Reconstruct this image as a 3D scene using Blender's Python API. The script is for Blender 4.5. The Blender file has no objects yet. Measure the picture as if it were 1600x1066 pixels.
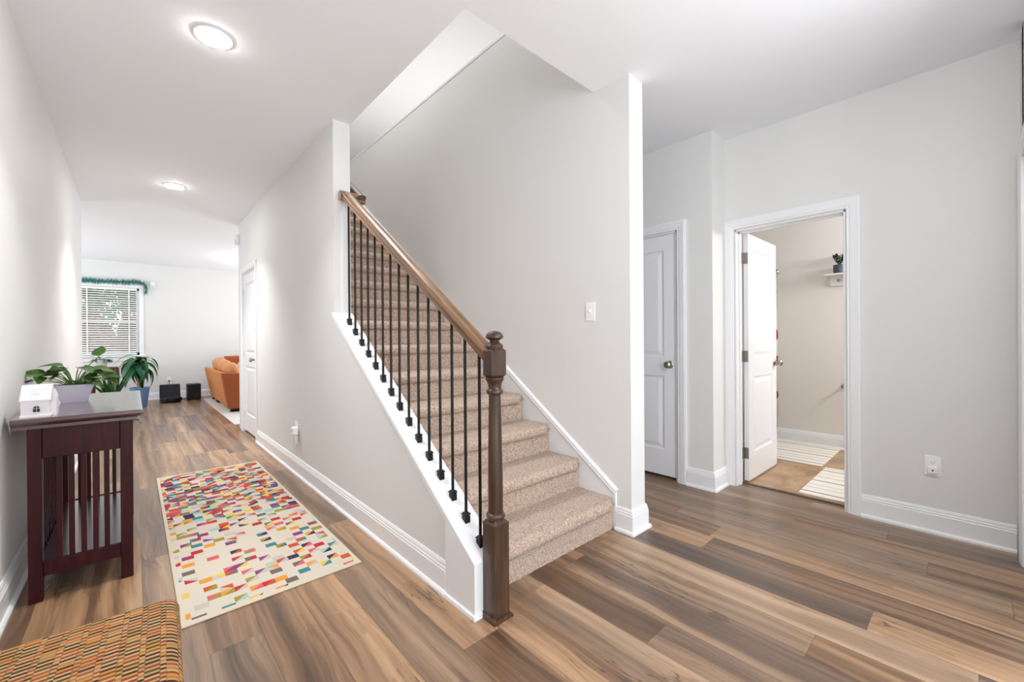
import bpy, bmesh, math, random
from math import sin, cos, pi, radians, floor
from mathutils import Vector, Matrix, Euler, noise as mnoise
random.seed(7)
S = bpy.context.scene
COL = S.collection

# ------------------------------------------------------------------ camera
H = 1.16                                    # eye height
cam_d = bpy.data.cameras.new('camera')
cam = bpy.data.objects.new('camera', cam_d); COL.objects.link(cam)
cam_d.sensor_fit = 'HORIZONTAL'; cam_d.sensor_width = 36.0
cam_d.lens = 649.16 / 1600 * 36.0
cam_d.clip_start = 0.02
cam.location = (0, 0, H)
YAW, PITCH, ROLL = -0.7385238, 0.00216257, -0.00697578
cy, sy, cp, sp, cr, sr = cos(YAW), sin(YAW), cos(PITCH), sin(PITCH), cos(ROLL), sin(ROLL)
RY = Matrix(((cy, 0, sy), (0, 1, 0), (-sy, 0, cy)))
RX = Matrix(((1, 0, 0), (0, cp, -sp), (0, sp, cp)))
RZ = Matrix(((cr, -sr, 0), (sr, cr, 0), (0, 0, 1)))
RM = RZ @ RX @ RY                           # (X, down, Y) -> image (right, down, forward)
def row(i): return Vector((RM[i][0], RM[i][2], -RM[i][1]))
r_, d_, f_ = row(0), row(1), row(2)
cam.rotation_euler = Matrix((r_, -d_, -f_)).transposed().to_euler()
S.camera = cam

# ------------------------------------------------------------------ world, light, exposure
S.view_settings.view_transform = 'Standard'
S.view_settings.look = 'None'
S.view_settings.gamma = 1.0
S.view_settings.use_curve_mapping = False
S.view_settings.exposure = 0.66
S.cycles.use_denoising = True
S.cycles.max_bounces = 10
S.cycles.diffuse_bounces = 6
S.cycles.sample_clamp_indirect = 6.0
wd = bpy.data.worlds.new('sky'); S.world = wd; wd.use_nodes = True
bg = wd.node_tree.nodes['Background']
bg.inputs[0].default_value = (0.90, 0.96, 1.0, 1); bg.inputs[1].default_value = 1.3

def area(name, loc, direction, sx, sy_, watts, colour=(1, 1, 1), shape='RECTANGLE', spread=180):
    l = bpy.data.lights.new(name, 'AREA'); l.shape = shape; l.size = sx; l.size_y = sy_
    l.energy = watts; l.color = colour; l.spread = radians(spread)
    o = bpy.data.objects.new(name, l); COL.objects.link(o); o.location = loc
    o.rotation_euler = Vector(direction).to_track_quat('-Z', 'Y').to_euler()
    return o
def bulb(name, loc, watts, colour, rad=.12):
    l = bpy.data.lights.new(name, 'POINT'); l.energy = watts; l.color = colour; l.shadow_soft_size = rad
    o = bpy.data.objects.new(name, l); COL.objects.link(o); o.location = loc
    return o
area('entry_fill_panel', (0.95, -2.5, 1.40), (0, 1, 0.30), 2.3, 2.1, 50, (0.90, 0.95, 1.0))  # added panel behind the camera, tilted up to lift the hall ceiling
bulb('entry_fill_bulb', (0.75, -1.2, 1.38), 36, (0.925, 0.965, 1.0), .25)  # unseen bulb added behind the camera, kept low to reach the farther ceiling
bulb('foyer_fill_bulb', (1.75, -.17, 2.25), 17, (0.925, 0.965, 1.0), .10)  # added bulb just out of view, brightens the foyer walls and ceiling
area('living_right_fill', (4.8, 9.0, 1.35), (-1, 0, 0.35), 3.0, 2.2, 66, (0.92, 0.97, 1.0))  # fill added before the solid right wall, aimed partly at the living-room ceiling
area('living_left_fill', (-2.8, 9.2, 1.5), (1, 0, 0.35), 2.6, 1.6, 52, (0.90, 0.96, 1.0))  # fill added on the hidden left side, no window in that wall
area('bathroom_lamp', (4.95, -0.75, 2.1), (0.15, 1, -0.40), 0.8, 0.35, 25, (1.0, 0.985, 0.97))
area('landing_fill_panel', (3.65, 6.2, 3.3), (0, 0, 1), 2.2, 3.0, 27, (1.0, 0.965, 0.935))  # upward panel added above the landing floor to brighten the upper ceiling
area('stairwell_fill', (1.60, 3.9, 5.3), (0, 0, -1), 0.5, 0.5, 34, (1.0, 0.97, 0.94), 'DISK')  # unseen overhead fill, added to lift the dark stair walls and treads
bulb('living_fill_bulb', (2.0, 9.2, 2.15), 15, (0.96, 0.98, 1.0), .2)  # bulb added out of sight behind the stair wall, brightens the living-room ceiling

# ------------------------------------------------------------------ material helpers
def lin(c):
    c = c / 255.0
    return c / 12.92 if c <= 0.04045 else ((c + 0.055) / 1.055) ** 2.4
def rgb(r, g, b): return (lin(r), lin(g), lin(b), 1.0)

class NT:
    def __init__(s, name):
        s.m = bpy.data.materials.new(name); s.m.use_nodes = True
        s.t = s.m.node_tree; s.b = s.t.nodes['Principled BSDF']
    def n(s, kind, **kw):
        k = s.t.nodes.new(kind)
        for a, v in kw.items(): setattr(k, a, v)
        return k
    def put(s, sock, v):
        if isinstance(v, bpy.types.NodeSocket): s.t.links.new(v, sock)
        elif v is not None: sock.default_value = v
    def math(s, op, a, b=None, c=None):
        k = s.n('ShaderNodeMath', operation=op)
        for i, v in enumerate((a, b, c)): s.put(k.inputs[i], v)
        return k.outputs[0]
    def comb(s, x=0., y=0., z=0.):
        k = s.n('ShaderNodeCombineXYZ')
        for i, v in enumerate((x, y, z)): s.put(k.inputs[i], v)
        return k.outputs[0]
    def coords(s, kind='Object'):
        k = s.n('ShaderNodeTexCoord'); p = s.n('ShaderNodeSeparateXYZ')
        s.t.links.new(k.outputs[kind], p.inputs[0])
        return k.outputs[kind], p.outputs[0], p.outputs[1], p.outputs[2]
    def noise(s, vec, scale=5., detail=3., rough=.5, dist=0.):
        k = s.n('ShaderNodeTexNoise'); s.put(k.inputs['Vector'], vec)
        k.inputs['Scale'].default_value = scale; k.inputs['Detail'].default_value = detail
        k.inputs['Roughness'].default_value = rough; k.inputs['Distortion'].default_value = dist
        return k.outputs[0]
    def white(s, vec):
        k = s.n('ShaderNodeTexWhiteNoise', noise_dimensions='3D'); s.put(k.inputs['Vector'], vec)
        return k.outputs['Value'], k.outputs['Color']
    def ramp(s, fac, stops, interp='LINEAR'):
        k = s.n('ShaderNodeValToRGB'); r = k.color_ramp; r.interpolation = interp
        while len(r.elements) < len(stops): r.elements.new(0.5)
        for e, (p, c) in zip(r.elements, stops): e.position = p; e.color = c
        s.put(k.inputs[0], fac); return k.outputs[0]
    def mix(s, fac, a, b, mode='MIX'):
        k = s.n('ShaderNodeMix', data_type='RGBA', blend_type=mode)
        s.put(k.inputs[0], fac); s.put(k.inputs[6], a); s.put(k.inputs[7], b)
        return k.outputs[2]
    def bump(s, h, strength=.2, dist=.01):
        k = s.n('ShaderNodeBump'); k.inputs['Strength'].default_value = strength
        k.inputs['Distance'].default_value = dist; s.put(k.inputs['Height'], h)
        s.t.links.new(k.outputs[0], s.b.inputs['Normal'])
    def fin(s, col=None, rough=.5, metal=0., spec=.5, coat=0.):
        s.put(s.b.inputs['Base Color'], col); s.put(s.b.inputs['Roughness'], rough)
        s.b.inputs['Metallic'].default_value = metal
        s.b.inputs['Specular IOR Level'].default_value = spec
        s.b.inputs['Coat Weight'].default_value = coat
        return s.m

M = {}
def paint(key, c, rough=.6, spec=.3, bump=0.0006, scale=300.):
    t = NT(key); v, x, y, z = t.coords()
    n = t.noise(v, 1.3, 2.); big = t.mix(n, (c[0]*.985, c[1]*.985, c[2]*.985, 1), (min(1, c[0]*1.012), min(1, c[1]*1.012), min(1, c[2]*1.012), 1))
    if bump: t.bump(t.noise(v, scale, 2.), .12, bump)
    M[key] = t.fin(big, rough, 0, spec)
def plain(key, c, rough=.5, metal=0., spec=.5, coat=0., var=.06, scale=25., bump=0.):
    t = NT(key); v, x, y, z = t.coords(); n = t.noise(v, scale, 4.)
    a = tuple(k*(1-var) for k in c[:3])+(1,); b = tuple(min(1, k*(1+var)) for k in c[:3])+(1,)
    if bump: t.bump(t.noise(v, scale*8, 3.), .3, bump)
    M[key] = t.fin(t.mix(n, a, b), rough, metal, spec, coat)

paint('wall_paint', rgb(224, 224, 223))
paint('bath_paint', rgb(230, 226, 221))
paint('ceiling_paint', rgb(241, 243, 247), .7, .2, .001, 120.)
paint('landing_ceiling_paint', rgb(236, 235, 235), .7, .2, 0)
paint('trim_paint', rgb(236, 237, 239), .32, .5, 0)
paint('door_paint', rgb(234, 235, 238), .35, .5, 0)
plain('black_metal', rgb(22, 21, 21), .42, .3, .5)
plain('nickel', rgb(168, 163, 156), .28, 1., .5)
plain('dark_hinge', rgb(150, 144, 136), .35, 1., .5)
plain('white_plastic', rgb(244, 244, 245), .35, 0, .5, 0, .02)
plain('white_ceramic', rgb(216, 212, 215), .45, 0, .4, 0, .02)
plain('pale_planter', rgb(196, 190, 204), .4, 0, .4, 0, .02)
plain('black_plastic', rgb(15, 15, 17), .42, 0, .25, 0, .1)
plain('grey_plastic', rgb(28, 28, 33), .55, 0, .25, 0, .1)
plain('slot_dark', rgb(14, 13, 13), .6)
plain('blue_glaze', rgb(98, 140, 186), .4, 0, .5)
plain('slate_pot', rgb(72, 84, 94), .5, 0, .4)
plain('soil', rgb(70, 48, 36), .9, 0, .2, 0, .4, 60., .01)
plain('leaf_green', rgb(84, 122, 56), .38, 0, .5, 0, .35, 14.)
plain('leaf_dark', rgb(62, 120, 74), .35, 0, .5, 0, .35, 8.)
plain('leaf_teal', rgb(80, 148, 118), .4, 0, .5, 0, .35, 9.)
plain('leaf_bath', rgb(38, 56, 22), .4, 0, .5, 0, .3, 20.)
plain('stem_brown', rgb(112, 84, 56), .7, 0, .3, 0, .2)
plain('trunk_tan', rgb(160, 134, 112), .8, 0, .2, 0, .2, 30., .004)
plain('bark', rgb(110, 88, 74), .9, 0, .2, 0, .3, 12., .01)
plain('foliage', rgb(96, 128, 92), .7, 0, .3, 0, .5, 3.)
plain('foliage_rust', rgb(140, 104, 84), .7, 0, .3, 0, .4, 3.)
plain('lawn', rgb(112, 100, 84), .95, 0, .2, 0, .3, 2.)
plain('tinsel', rgb(46, 128, 118), .5, 0, .5, 0, .5, 40.)
plain('sofa_orange', rgb(206, 134, 80), .75, 0, .3, 0, .10, 9., .001)
plain('cushion_orange', rgb(208, 146, 98), .75, 0, .3, 0, .12, 9., .001)
plain('sofa_brown', rgb(158, 82, 44), .7, 0, .3, 0, .10, 9., .001)
plain('throw_white', rgb(222, 220, 232), .8, 0, .2, 0, .05)
plain('pale_rug', rgb(222, 219, 214), .95, 0, .1, 0, .05, 60., .003)
plain('blind_white', rgb(238, 238, 234), .45, 0, .4, 0, .01)
plain('curtain_white', rgb(236, 234, 230), .8, 0, .2, 0, .02)
plain('mahogany_plain', rgb(86, 26, 32), .3, 0, .5, .3, .2, 12.)

def m_glass():
    t = NT('window_glass'); t.fin((1, 1, 1, 1), .02, 0, .5)
    t.b.inputs['Transmission Weight'].default_value = 1.0; t.b.inputs['IOR'].default_value = 1.1
    v, x, y, z = t.coords(); t.put(t.b.inputs['Base Color'], t.mix(t.noise(v, 3.), (.97, .99, .98, 1), (1, 1, 1, 1)))
    M['glass'] = t.m
m_glass()
def m_lamp():
    t = NT('lamp_diffuser'); t.fin(rgb(250, 250, 248), .5)
    t.put(t.b.inputs['Emission Color'], (1.0, 0.97, 0.93, 1)); t.b.inputs['Emission Strength'].default_value = 70.0
    M['lamp'] = t.m
m_lamp()

def m_floor():
    t = NT('oak_planks'); v, x, y, z = t.coords()
    u = t.math('DIVIDE', t.math('SUBTRACT', x, .022), .1765); r = t.math('FLOOR', u); fu = t.math('FRACT', u)
    o1, _ = t.white(t.comb(r, 3.3, 1.7))
    vv = t.math('DIVIDE', t.math('ADD', y, t.math('MULTIPLY', o1, 3.1)), 1.45)
    c = t.math('FLOOR', vv); fv = t.math('FRACT', vv)
    h, hc = t.white(t.comb(r, c, .5)); h2, _ = t.white(t.comb(c, r, 8.5)); h3, _ = t.white(t.comb(r, c, 21.5))
    # broad colour bands running down the board, wandering
    wob = t.noise(t.comb(t.math('MULTIPLY', x, 2.), t.math('MULTIPLY', y, 1.1), t.math('MULTIPLY', h, 40.)), 1.6, 2.)
    xs = t.math('ADD', x, t.math('MULTIPLY', t.math('SUBTRACT', wob, .5), .08))
    g1 = t.noise(t.comb(t.math('MULTIPLY', xs, 13.), t.math('MULTIPLY', y, .42), t.math('MULTIPLY', h2, 60.)), 1., 4., .55, .15)
    g2 = t.noise(t.comb(t.math('MULTIPLY', xs, 46.), t.math('MULTIPLY', y, 1.5), t.math('MULTIPLY', h, 80.)), 1., 5., .6, .6)
    g3 = t.noise(t.comb(t.math('MULTIPLY', x, 320.), t.math('MULTIPLY', y, 9.), h), 1., 2.)
    tone = t.math('ADD', -.02, t.math('ADD', t.math('MULTIPLY', g1, .90), t.math('MULTIPLY', g2, .32)))
    tone = t.math('ADD', tone, t.math('MULTIPLY', t.math('SUBTRACT', h3, .5), .18))
    tone = t.math('ADD', tone, t.math('MULTIPLY', t.math('SUBTRACT', g3, .5), .06))
    col = t.ramp(tone, [(.36, rgb(80, 58, 43)), (.50, rgb(112, 84, 62)), (.62, rgb(146, 113, 84)), (.76, rgb(178, 142, 108)), (.92, rgb(202, 168, 134))])
    # some boards greyer
    grey = t.ramp(tone, [(.36, rgb(80, 67, 57)), (.52, rgb(110, 93, 79)), (.66, rgb(140, 119, 100)), (.92, rgb(180, 155, 130))])
    col = t.mix(t.math('MULTIPLY', t.math('GREATER_THAN', h, .58), .55), col, grey)
    # dark mineral streaks and cracks
    rid = t.noise(t.comb(t.math('MULTIPLY', xs, 9.), t.math('MULTIPLY', y, .9), t.math('MULTIPLY', h3, 55.)), 1., 3., .6, 1.0)
    rid = t.math('ABSOLUTE', t.math('SUBTRACT', rid, .5))
    crack = t.math('LESS_THAN', rid, .006)
    gate = t.noise(t.comb(t.math('MULTIPLY', x, 3.), t.math('MULTIPLY', y, 2.2), 4.), 1., 2.)
    crack = t.math('MULTIPLY', crack, t.math('GREATER_THAN', gate, .60))
    soft = t.math('MULTIPLY', t.math('LESS_THAN', rid, .022), t.math('GREATER_THAN', gate, .52))
    col = t.mix(t.math('MULTIPLY', soft, .28), col, rgb(92, 68, 50))
    col = t.mix(t.math('MULTIPLY', crack, .6), col, rgb(58, 44, 36))
    # knots
    vo = t.n('ShaderNodeTexVoronoi', feature='F1'); t.put(vo.inputs['Vector'], t.comb(t.math('MULTIPLY', x, 3.2), t.math('MULTIPLY', y, 1.5), 0.)); vo.inputs['Scale'].default_value = 1.
    kd = t.math('ADD', vo.outputs['Distance'], t.math('MULTIPLY', t.math('SUBTRACT', g2, .5), .10))
    sep = t.n('ShaderNodeSeparateColor'); t.t.links.new(vo.outputs['Color'], sep.inputs[0])
    kk = t.math('MULTIPLY', t.math('LESS_THAN', kd, .075), t.math('GREATER_THAN', sep.outputs[0], .72))
    col = t.mix(t.math('MULTIPLY', kk, .55), col, rgb(66, 50, 38))
    # seams
    eu = t.math('MINIMUM', fu, t.math('SUBTRACT', 1., fu)); ev = t.math('MINIMUM', fv, t.math('SUBTRACT', 1., fv))
    seam = t.math('MAXIMUM', t.math('LESS_THAN', eu, .006), t.math('LESS_THAN', ev, .0009))
    col = t.mix(t.math('MULTIPLY', seam, .55), col, rgb(60, 44, 33))
    t.bump(t.math('SUBTRACT', t.math('MULTIPLY', g2, .5), t.math('MULTIPLY', seam, 1.)), .10, .002)
    ro = t.math('ADD', .24, t.math('MULTIPLY', g2, .14))
    M['floor'] = t.fin(col, ro, 0, .7)
m_floor()

def m_darkwood(key, a, b, c, axis=2, rough=.35, coat=.2, across=60., along=3.5, slope=0., bumpy=.15, spec=.5):
    t = NT(key); v, x, y, z = t.coords()
    if slope:
        q = math.hypot(1, slope); c_, s_ = 1/q, slope/q
        y, z = t.math('ADD', t.math('MULTIPLY', y, c_), t.math('MULTIPLY', z, s_)), t.math('SUBTRACT', t.math('MULTIPLY', z, c_), t.math('MULTIPLY', y, s_))
    ax = [t.math('MULTIPLY', q, along if i == axis else across) for i, q in enumerate((x, y, z))]
    g = t.noise(t.comb(*ax), 1., 5., .62, 1.1)
    g2 = t.noise(t.comb(*[t.math('MULTIPLY', q, 1.0 if i == axis else 14.) for i, q in enumerate((x, y, z))]), 1., 3., .5, .8)
    tone = t.math('ADD', t.math('MULTIPLY', g, .6), t.math('MULTIPLY', g2, .4))
    col = t.ramp(tone, [(.33, a), (.52, b), (.70, c)])
    if bumpy: t.bump(g, bumpy, .001)
    M[key] = t.fin(col, rough, 0, spec, coat)
m_darkwood('newel_wood', rgb(38, 26, 19), rgb(72, 49, 36), rgb(104, 74, 53))
m_darkwood('rail_wood', rgb(84, 58, 38), rgb(138, 102, 70), rgb(178, 138, 98), 1, .32, .25, 70., 2.2, .688)
m_darkwood('rail_wood_dark', rgb(58, 42, 34), rgb(90, 68, 54), rgb(118, 94, 76), 1, .35, .2, 55., 3., .688)
m_darkwood('console_wood', rgb(34, 7, 10), rgb(54, 13, 17), rgb(70, 21, 24), 2, .42, 0., 50., 4., 0., .08, .22)
m_darkwood('console_top_wood', rgb(44, 18, 21), rgb(58, 26, 29), rgb(72, 36, 38), 1, .17, 1., 50., 3., 0., 0., .8)

M['console_top_wood'].node_tree.nodes['Principled BSDF'].inputs['Coat Roughness'].default_value = .2
def m_carpet():
    t = NT('carpet_pile'); v, x, y, z = t.coords()
    n1 = t.noise(v, 215., 3., .7); n2 = t.noise(v, 80., 2.); n3 = t.noise(v, 6., 2.)
    tone = t.math('ADD', t.math('MULTIPLY', n1, .72), t.math('MULTIPLY', n2, .28))
    col = t.ramp(tone, [(.37, rgb(92, 72, 62)), (.45, rgb(172, 148, 132)), (.55, rgb(216, 192, 172)), (.68, rgb(236, 216, 198))])
    col = t.mix(t.math('MULTIPLY', n3, .25), col, rgb(212, 182, 156))
    t.bump(t.math('ADD', n1, n2), .9, .008)
    t.fin(col, .95, 0, .1); t.b.inputs['Sheen Weight'].default_value = .3
    M['carpet'] = t.m
m_carpet()

def m_runner():
    t = NT('patchwork_pile'); v, x, y, z = t.coords()          # local: x 0..0.74, y 0..2.5
    cw, ch = .052, .046
    cy_ = t.math('FLOOR', t.math('DIVIDE', y, ch))
    ox, _ = t.white(t.comb(cy_, 2.2, .3))
    xx = t.math('ADD', t.math('DIVIDE', x, cw), t.math('MULTIPLY', ox, .35))
    cx_ = t.math('FLOOR', xx); fx = t.math('FRACT', xx); fy = t.math('FRACT', t.math('DIVIDE', y, ch))
    r1, c1 = t.white(t.comb(cx_, cy_, 1.5)); r2, c2 = t.white(t.comb(cx_, cy_, 9.5)); r3, c3 = t.white(t.comb(cx_, cy_, 15.5)); r4, c4 = t.white(t.comb(cx_, cy_, 31.5))
    cols = [rgb(196, 36, 52), rgb(236, 160, 52), rgb(238, 204, 82), rgb(160, 150, 60), rgb(58, 136, 142), rgb(44, 38, 84), rgb(140, 54, 132), rgb(226, 98, 110), rgb(112, 104, 100), rgb(202, 194, 190), rgb(168, 204, 194), rgb(208, 84, 48)]
    stops = [(i / len(cols), c) for i, c in enumerate(cols)]
    ca = t.ramp(r2, stops, 'CONSTANT'); cb = t.ramp(r3, stops, 'CONSTANT')
    flip = t.math('GREATER_THAN', r4, .25)
    fx2 = t.math('ADD', t.math('MULTIPLY', fx, flip), t.math('MULTIPLY', t.math('SUBTRACT', 1., fx), t.math('SUBTRACT', 1., flip)))
    diag = t.math('GREATER_THAN', fx2, fy)
    cream = rgb(204, 195, 180)
    half = t.math('LESS_THAN', t.math('FRACT', t.math('MULTIPLY', r4, 7.3)), .22)
    cb2 = t.mix(half, cb, cream)
    solid = t.math('GREATER_THAN', t.math('FRACT', t.math('MULTIPLY', r4, 13.7)), .72)
    pc = t.mix(t.math('MULTIPLY', diag, t.math('SUBTRACT', 1., solid)), ca, cb2)
    pc = t.mix(1., pc, (.82, .82, .82, 1), 'MULTIPLY')
    dens = t.math('MINIMUM', .80, t.math('ADD', .36, t.math('MULTIPLY', t.math('MAXIMUM', 0., t.math('SUBTRACT', y, .85)), .6)))
    par = t.math('SUBTRACT', t.math('MODULO', t.math('ADD', cx_, t.math('ADD', cy_, 40.)), 2.), .5)
    par = t.math('MULTIPLY', par, t.math('MULTIPLY', .7, t.math('SUBTRACT', 1.15, dens)))
    on = t.math('LESS_THAN', r1, t.math('ADD', dens, par))
    ex = t.math('MINIMUM', x, t.math('SUBTRACT', .74, x)); ey = t.math('MINIMUM', y, t.math('SUBTRACT', 2.5, y))
    on = t.math('MULTIPLY', on, t.math('GREATER_THAN', ex, .018)); on = t.math('MULTIPLY', on, t.math('GREATER_THAN', ey, .03))
    col = t.mix(on, cream, pc)
    edge = t.math('LESS_THAN', t.math('MINIMUM', ex, ey), .008)
    col = t.mix(edge, col, rgb(206, 194, 172))
    nn = t.noise(v, 420., 2.)
    col = t.mix(t.math('MULTIPLY', nn, .22), col, (.28, .25, .22, 1), 'MULTIPLY') if False else t.mix(t.math('MULTIPLY', nn, .16), col, rgb(150, 138, 124))
    t.bump(nn, .4, .002)
    M['runner'] = t.fin(col, .92, 0, .12)
m_runner()

def m_weave():
    t = NT('woven_upholstery'); v, x, y, z = t.coords('Generated')
    t2, x, y, z = t.coords('UV')
    cw, ch = .036, .0076
    u = t.math('DIVIDE', x, cw); c = t.math('FLOOR', u); fu = t.math('FRACT', u)
    narrow = t.math('GREATER_THAN', fu, .72)
    oy, _ = t.white(t.comb(c, narrow, 3.))
    w = t.math('ADD', t.math('DIVIDE', y, ch), t.math('MULTIPLY', oy, 2.)); r = t.math('FLOOR', w); fr = t.math('FRACT', w)
    h, hc = t.white(t.comb(c, r, narrow))
    alt = t.math('MODULO', t.math('ABSOLUTE', r), 2.)
    tan = t.ramp(h, [(0, rgb(188, 156, 112)), (.5, rgb(176, 142, 94)), (.8, rgb(186, 140, 76))], 'CONSTANT')
    acc = t.ramp(h, [(0, rgb(58, 42, 34)), (.3, rgb(136, 62, 42)), (.52, rgb(170, 116, 64)), (.7, rgb(84, 70, 44)), (.85, rgb(152, 78, 52))], 'CONSTANT')
    col = t.mix(alt, tan, acc)
    gap = t.math('MAXIMUM', t.math('LESS_THAN', fr, .14), t.math('LESS_THAN', t.math('ABSOLUTE', t.math('SUBTRACT', fu, .72)), .03))
    gap = t.math('MAXIMUM', gap, t.math('LESS_THAN', fu, .04))
    col = t.mix(t.math('MULTIPLY', gap, .55), col, rgb(122, 78, 46))
    t.bump(t.math('SUBTRACT', 1., gap), .5, .0015)
    M['weave'] = t.fin(col, .85, 0, .15)
m_weave()

def m_tile():
    t = NT('tan_tile'); v, x, y, z = t.coords()
    n = t.noise(v, 5., 5., .6, .6); col = t.ramp(n, [(.3, rgb(142, 112, 82)), (.5, rgb(172, 140, 106)), (.7, rgb(194, 162, 126))])
    br = t.n('ShaderNodeTexBrick'); t.put(br.inputs['Vector'], t.comb(t.math('ADD', x, .13), t.math('ADD', y, .2), 0.)); br.offset = 0.5
    for k, vv in (('Scale', 1.), ('Mortar Size', .002), ('Brick Width', .6), ('Row Height', .3)): br.inputs[k].default_value = vv
    col = t.mix(t.math('MULTIPLY', br.outputs['Fac'], .35), col, rgb(150, 116, 84))
    M['tile'] = t.fin(col, .35, 0, .5)
m_tile()

def m_stripes(key, along, stops, length):
    t = NT(key); v, x, y, z = t.coords(); q = (x, y, z)[along]
    w = t.math('ADD', q, t.math('MULTIPLY', t.math('SUBTRACT', t.noise(v, 14., 2.), .5), .008))
    col = t.ramp(t.math('DIVIDE', w, length), stops, 'CONSTANT')
    ridge = t.math('SINE', t.math('MULTIPLY', q, 420.))
    col = t.mix(t.math('MULTIPLY', t.math('ADD', t.math('MULTIPLY', ridge, .5), .5), .16), col, rgb(196, 188, 176))
    t.bump(ridge, .5, .003)
    M[key] = t.fin(col, .95, 0, .1)
W_ = rgb(240, 236, 228); K_ = rgb(96, 98, 108); G_ = rgb(208, 176, 120); L_ = rgb(206, 202, 200)
def stripe_stops():
    st = [(0, W_)]
    for p, c in ((.07, K_), (.2, G_), (.30, L_), (.44, K_), (.58, G_), (.70, L_), (.83, K_), (.92, G_)):
        st += [(p, c), (p + .018, W_)]
    return st
m_stripes('mat_stripes', 0, stripe_stops(), .88)

def m_curtain():
    t = NT('leaf_print_curtain'); v, x, y, z = t.coords()
    k = t.n('ShaderNodeTexVoronoi', feature='F1', distance='MANHATTAN'); t.put(k.inputs['Vector'], t.comb(t.math('MULTIPLY', x, 11.), 0., t.math('MULTIPLY', z, 6.5))); k.inputs['Scale'].default_value = 1.
    sep = t.n('ShaderNodeSeparateColor'); t.t.links.new(k.outputs['Color'], sep.inputs[0])
    c = t.ramp(sep.outputs[0], [(0, rgb(206, 70, 30)), (.3, rgb(222, 140, 50)), (.55, rgb(60, 66, 92)), (.75, rgb(206, 92, 40))], 'CONSTANT')
    on = t.math('LESS_THAN', k.outputs['Distance'], .42)
    M['curtain_print'] = t.fin(t.mix(on, rgb(238, 234, 228), c), .8, 0, .2)
m_curtain()

def m_house_roof():
    t = NT('house_glaze'); v, x, y, z = t.coords()
    M['house_roof'] = t.fin(t.mix(t.noise(v, 60., 2.), rgb(210, 203, 206), rgb(218, 212, 215)), .5, 0, .4)
    t.bump(t.math('SINE', t.math('MULTIPLY', y, 520.)), .4, .002)
m_house_roof()

# ------------------------------------------------------------------ mesh helpers
def B(): return bmesh.new()
def box(bm, x0, x1, y0, y1, z0, z1, bev=0., seg=2):
    vs = [bm.verts.new(p) for p in ((x0,y0,z0),(x1,y0,z0),(x1,y1,z0),(x0,y1,z0),(x0,y0,z1),(x1,y0,z1),(x1,y1,z1),(x0,y1,z1))]
    fs = [bm.faces.new([vs[i] for i in f]) for f in ((0,3,2,1),(4,5,6,7),(0,1,5,4),(1,2,6,5),(2,3,7,6),(3,0,4,7))]
    if bev:
        es = list({e for f in fs for e in f.edges})
        bmesh.ops.bevel(bm, geom=es, offset=bev, segments=seg, profile=.5, affect='EDGES')
    return bm
def prism(bm, poly, fn, a, b):
    """closed 2-D polygon extruded from a to b through fn(u, v, w)"""
    A = [bm.verts.new(fn(u, v, a)) for u, v in poly]; Bv = [bm.verts.new(fn(u, v, b)) for u, v in poly]
    n = len(poly)
    bm.faces.new(A); bm.faces.new(Bv[::-1])
    for i in range(n): bm.faces.new((A[i], A[(i+1) % n], Bv[(i+1) % n], Bv[i]))
    return bm
def lathe(bm, prof, c, seg=24, axis='z', sq=None):
    rings = []
    for r, h in prof:
        ring = []
        for i in range(seg):
            a = 2*pi*i/seg; u, w = r*cos(a), r*sin(a)
            p = {'z': (u, w, h), 'x': (h, u, w), 'y': (u, h, w)}[axis]
            ring.append(bm.verts.new((c[0]+p[0], c[1]+p[1], c[2]+p[2])))
        rings.append(ring)
    for k in range(len(rings)-1):
        for i in range(seg):
            j = (i+1) % seg
            bm.faces.new((rings[k][i], rings[k][j], rings[k+1][j], rings[k+1][i]))
    bm.faces.new(rings[0][::-1]); bm.faces.new(rings[-1])
    return bm
def tube(bm, pts, r, seg=8):
    pts = [Vector(p) for p in pts]; rings = []; n = len(pts)
    for i, p in enumerate(pts):
        d = (pts[min(i+1, n-1)] - pts[max(i-1, 0)]).normalized()
        up = Vector((0, 0, 1)) if abs(d.z) < .95 else Vector((1, 0, 0))
        a = d.cross(up).normalized(); b = d.cross(a)
        rr = r[i] if isinstance(r, (list, tuple)) else r
        rings.append([bm.verts.new(p + (a*cos(2*pi*k/seg) + b*sin(2*pi*k/seg))*rr) for k in range(seg)])
    for k in range(n-1):
        for i in range(seg):
            j = (i+1) % seg; bm.faces.new((rings[k][i], rings[k][j], rings[k+1][j], rings[k+1][i]))
    bm.faces.new(rings[0][::-1]); bm.faces.new(rings[-1])
    return bm
def sweep(bm, path, prof, fn):
    """closed profile (d, h) swept along an open 2-D path with mitred corners; d goes to the LEFT of travel"""
    P = [Vector((p[0], p[1])) for p in path]; rings = []
    for i, p in enumerate(P):
        def nrm(a, b):
            d = (b-a).normalized(); return Vector((-d.y, d.x))
        if i == 0: m = nrm(P[0], P[1])
        elif i == len(P)-1: m = nrm(P[-2], P[-1])
        else:
            n1, n2 = nrm(P[i-1], p), nrm(p, P[i+1]); m = (n1+n2); m = m / max(.2, m.dot(n1))
        rings.append([bm.verts.new(fn(p.x + m.x*d, p.y + m.y*d, h)) for d, h in prof])
    n = len(prof)
    for k in range(len(rings)-1):
        for i in range(n):
            j = (i+1) % n; bm.faces.new((rings[k][i], rings[k][j], rings[k+1][j], rings[k+1][i]))
    bm.faces.new(rings[0]); bm.faces.new(rings[-1][::-1])
    return bm
def root_origin(o):
    while o.parent: o = o.parent
    return o.location
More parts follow.
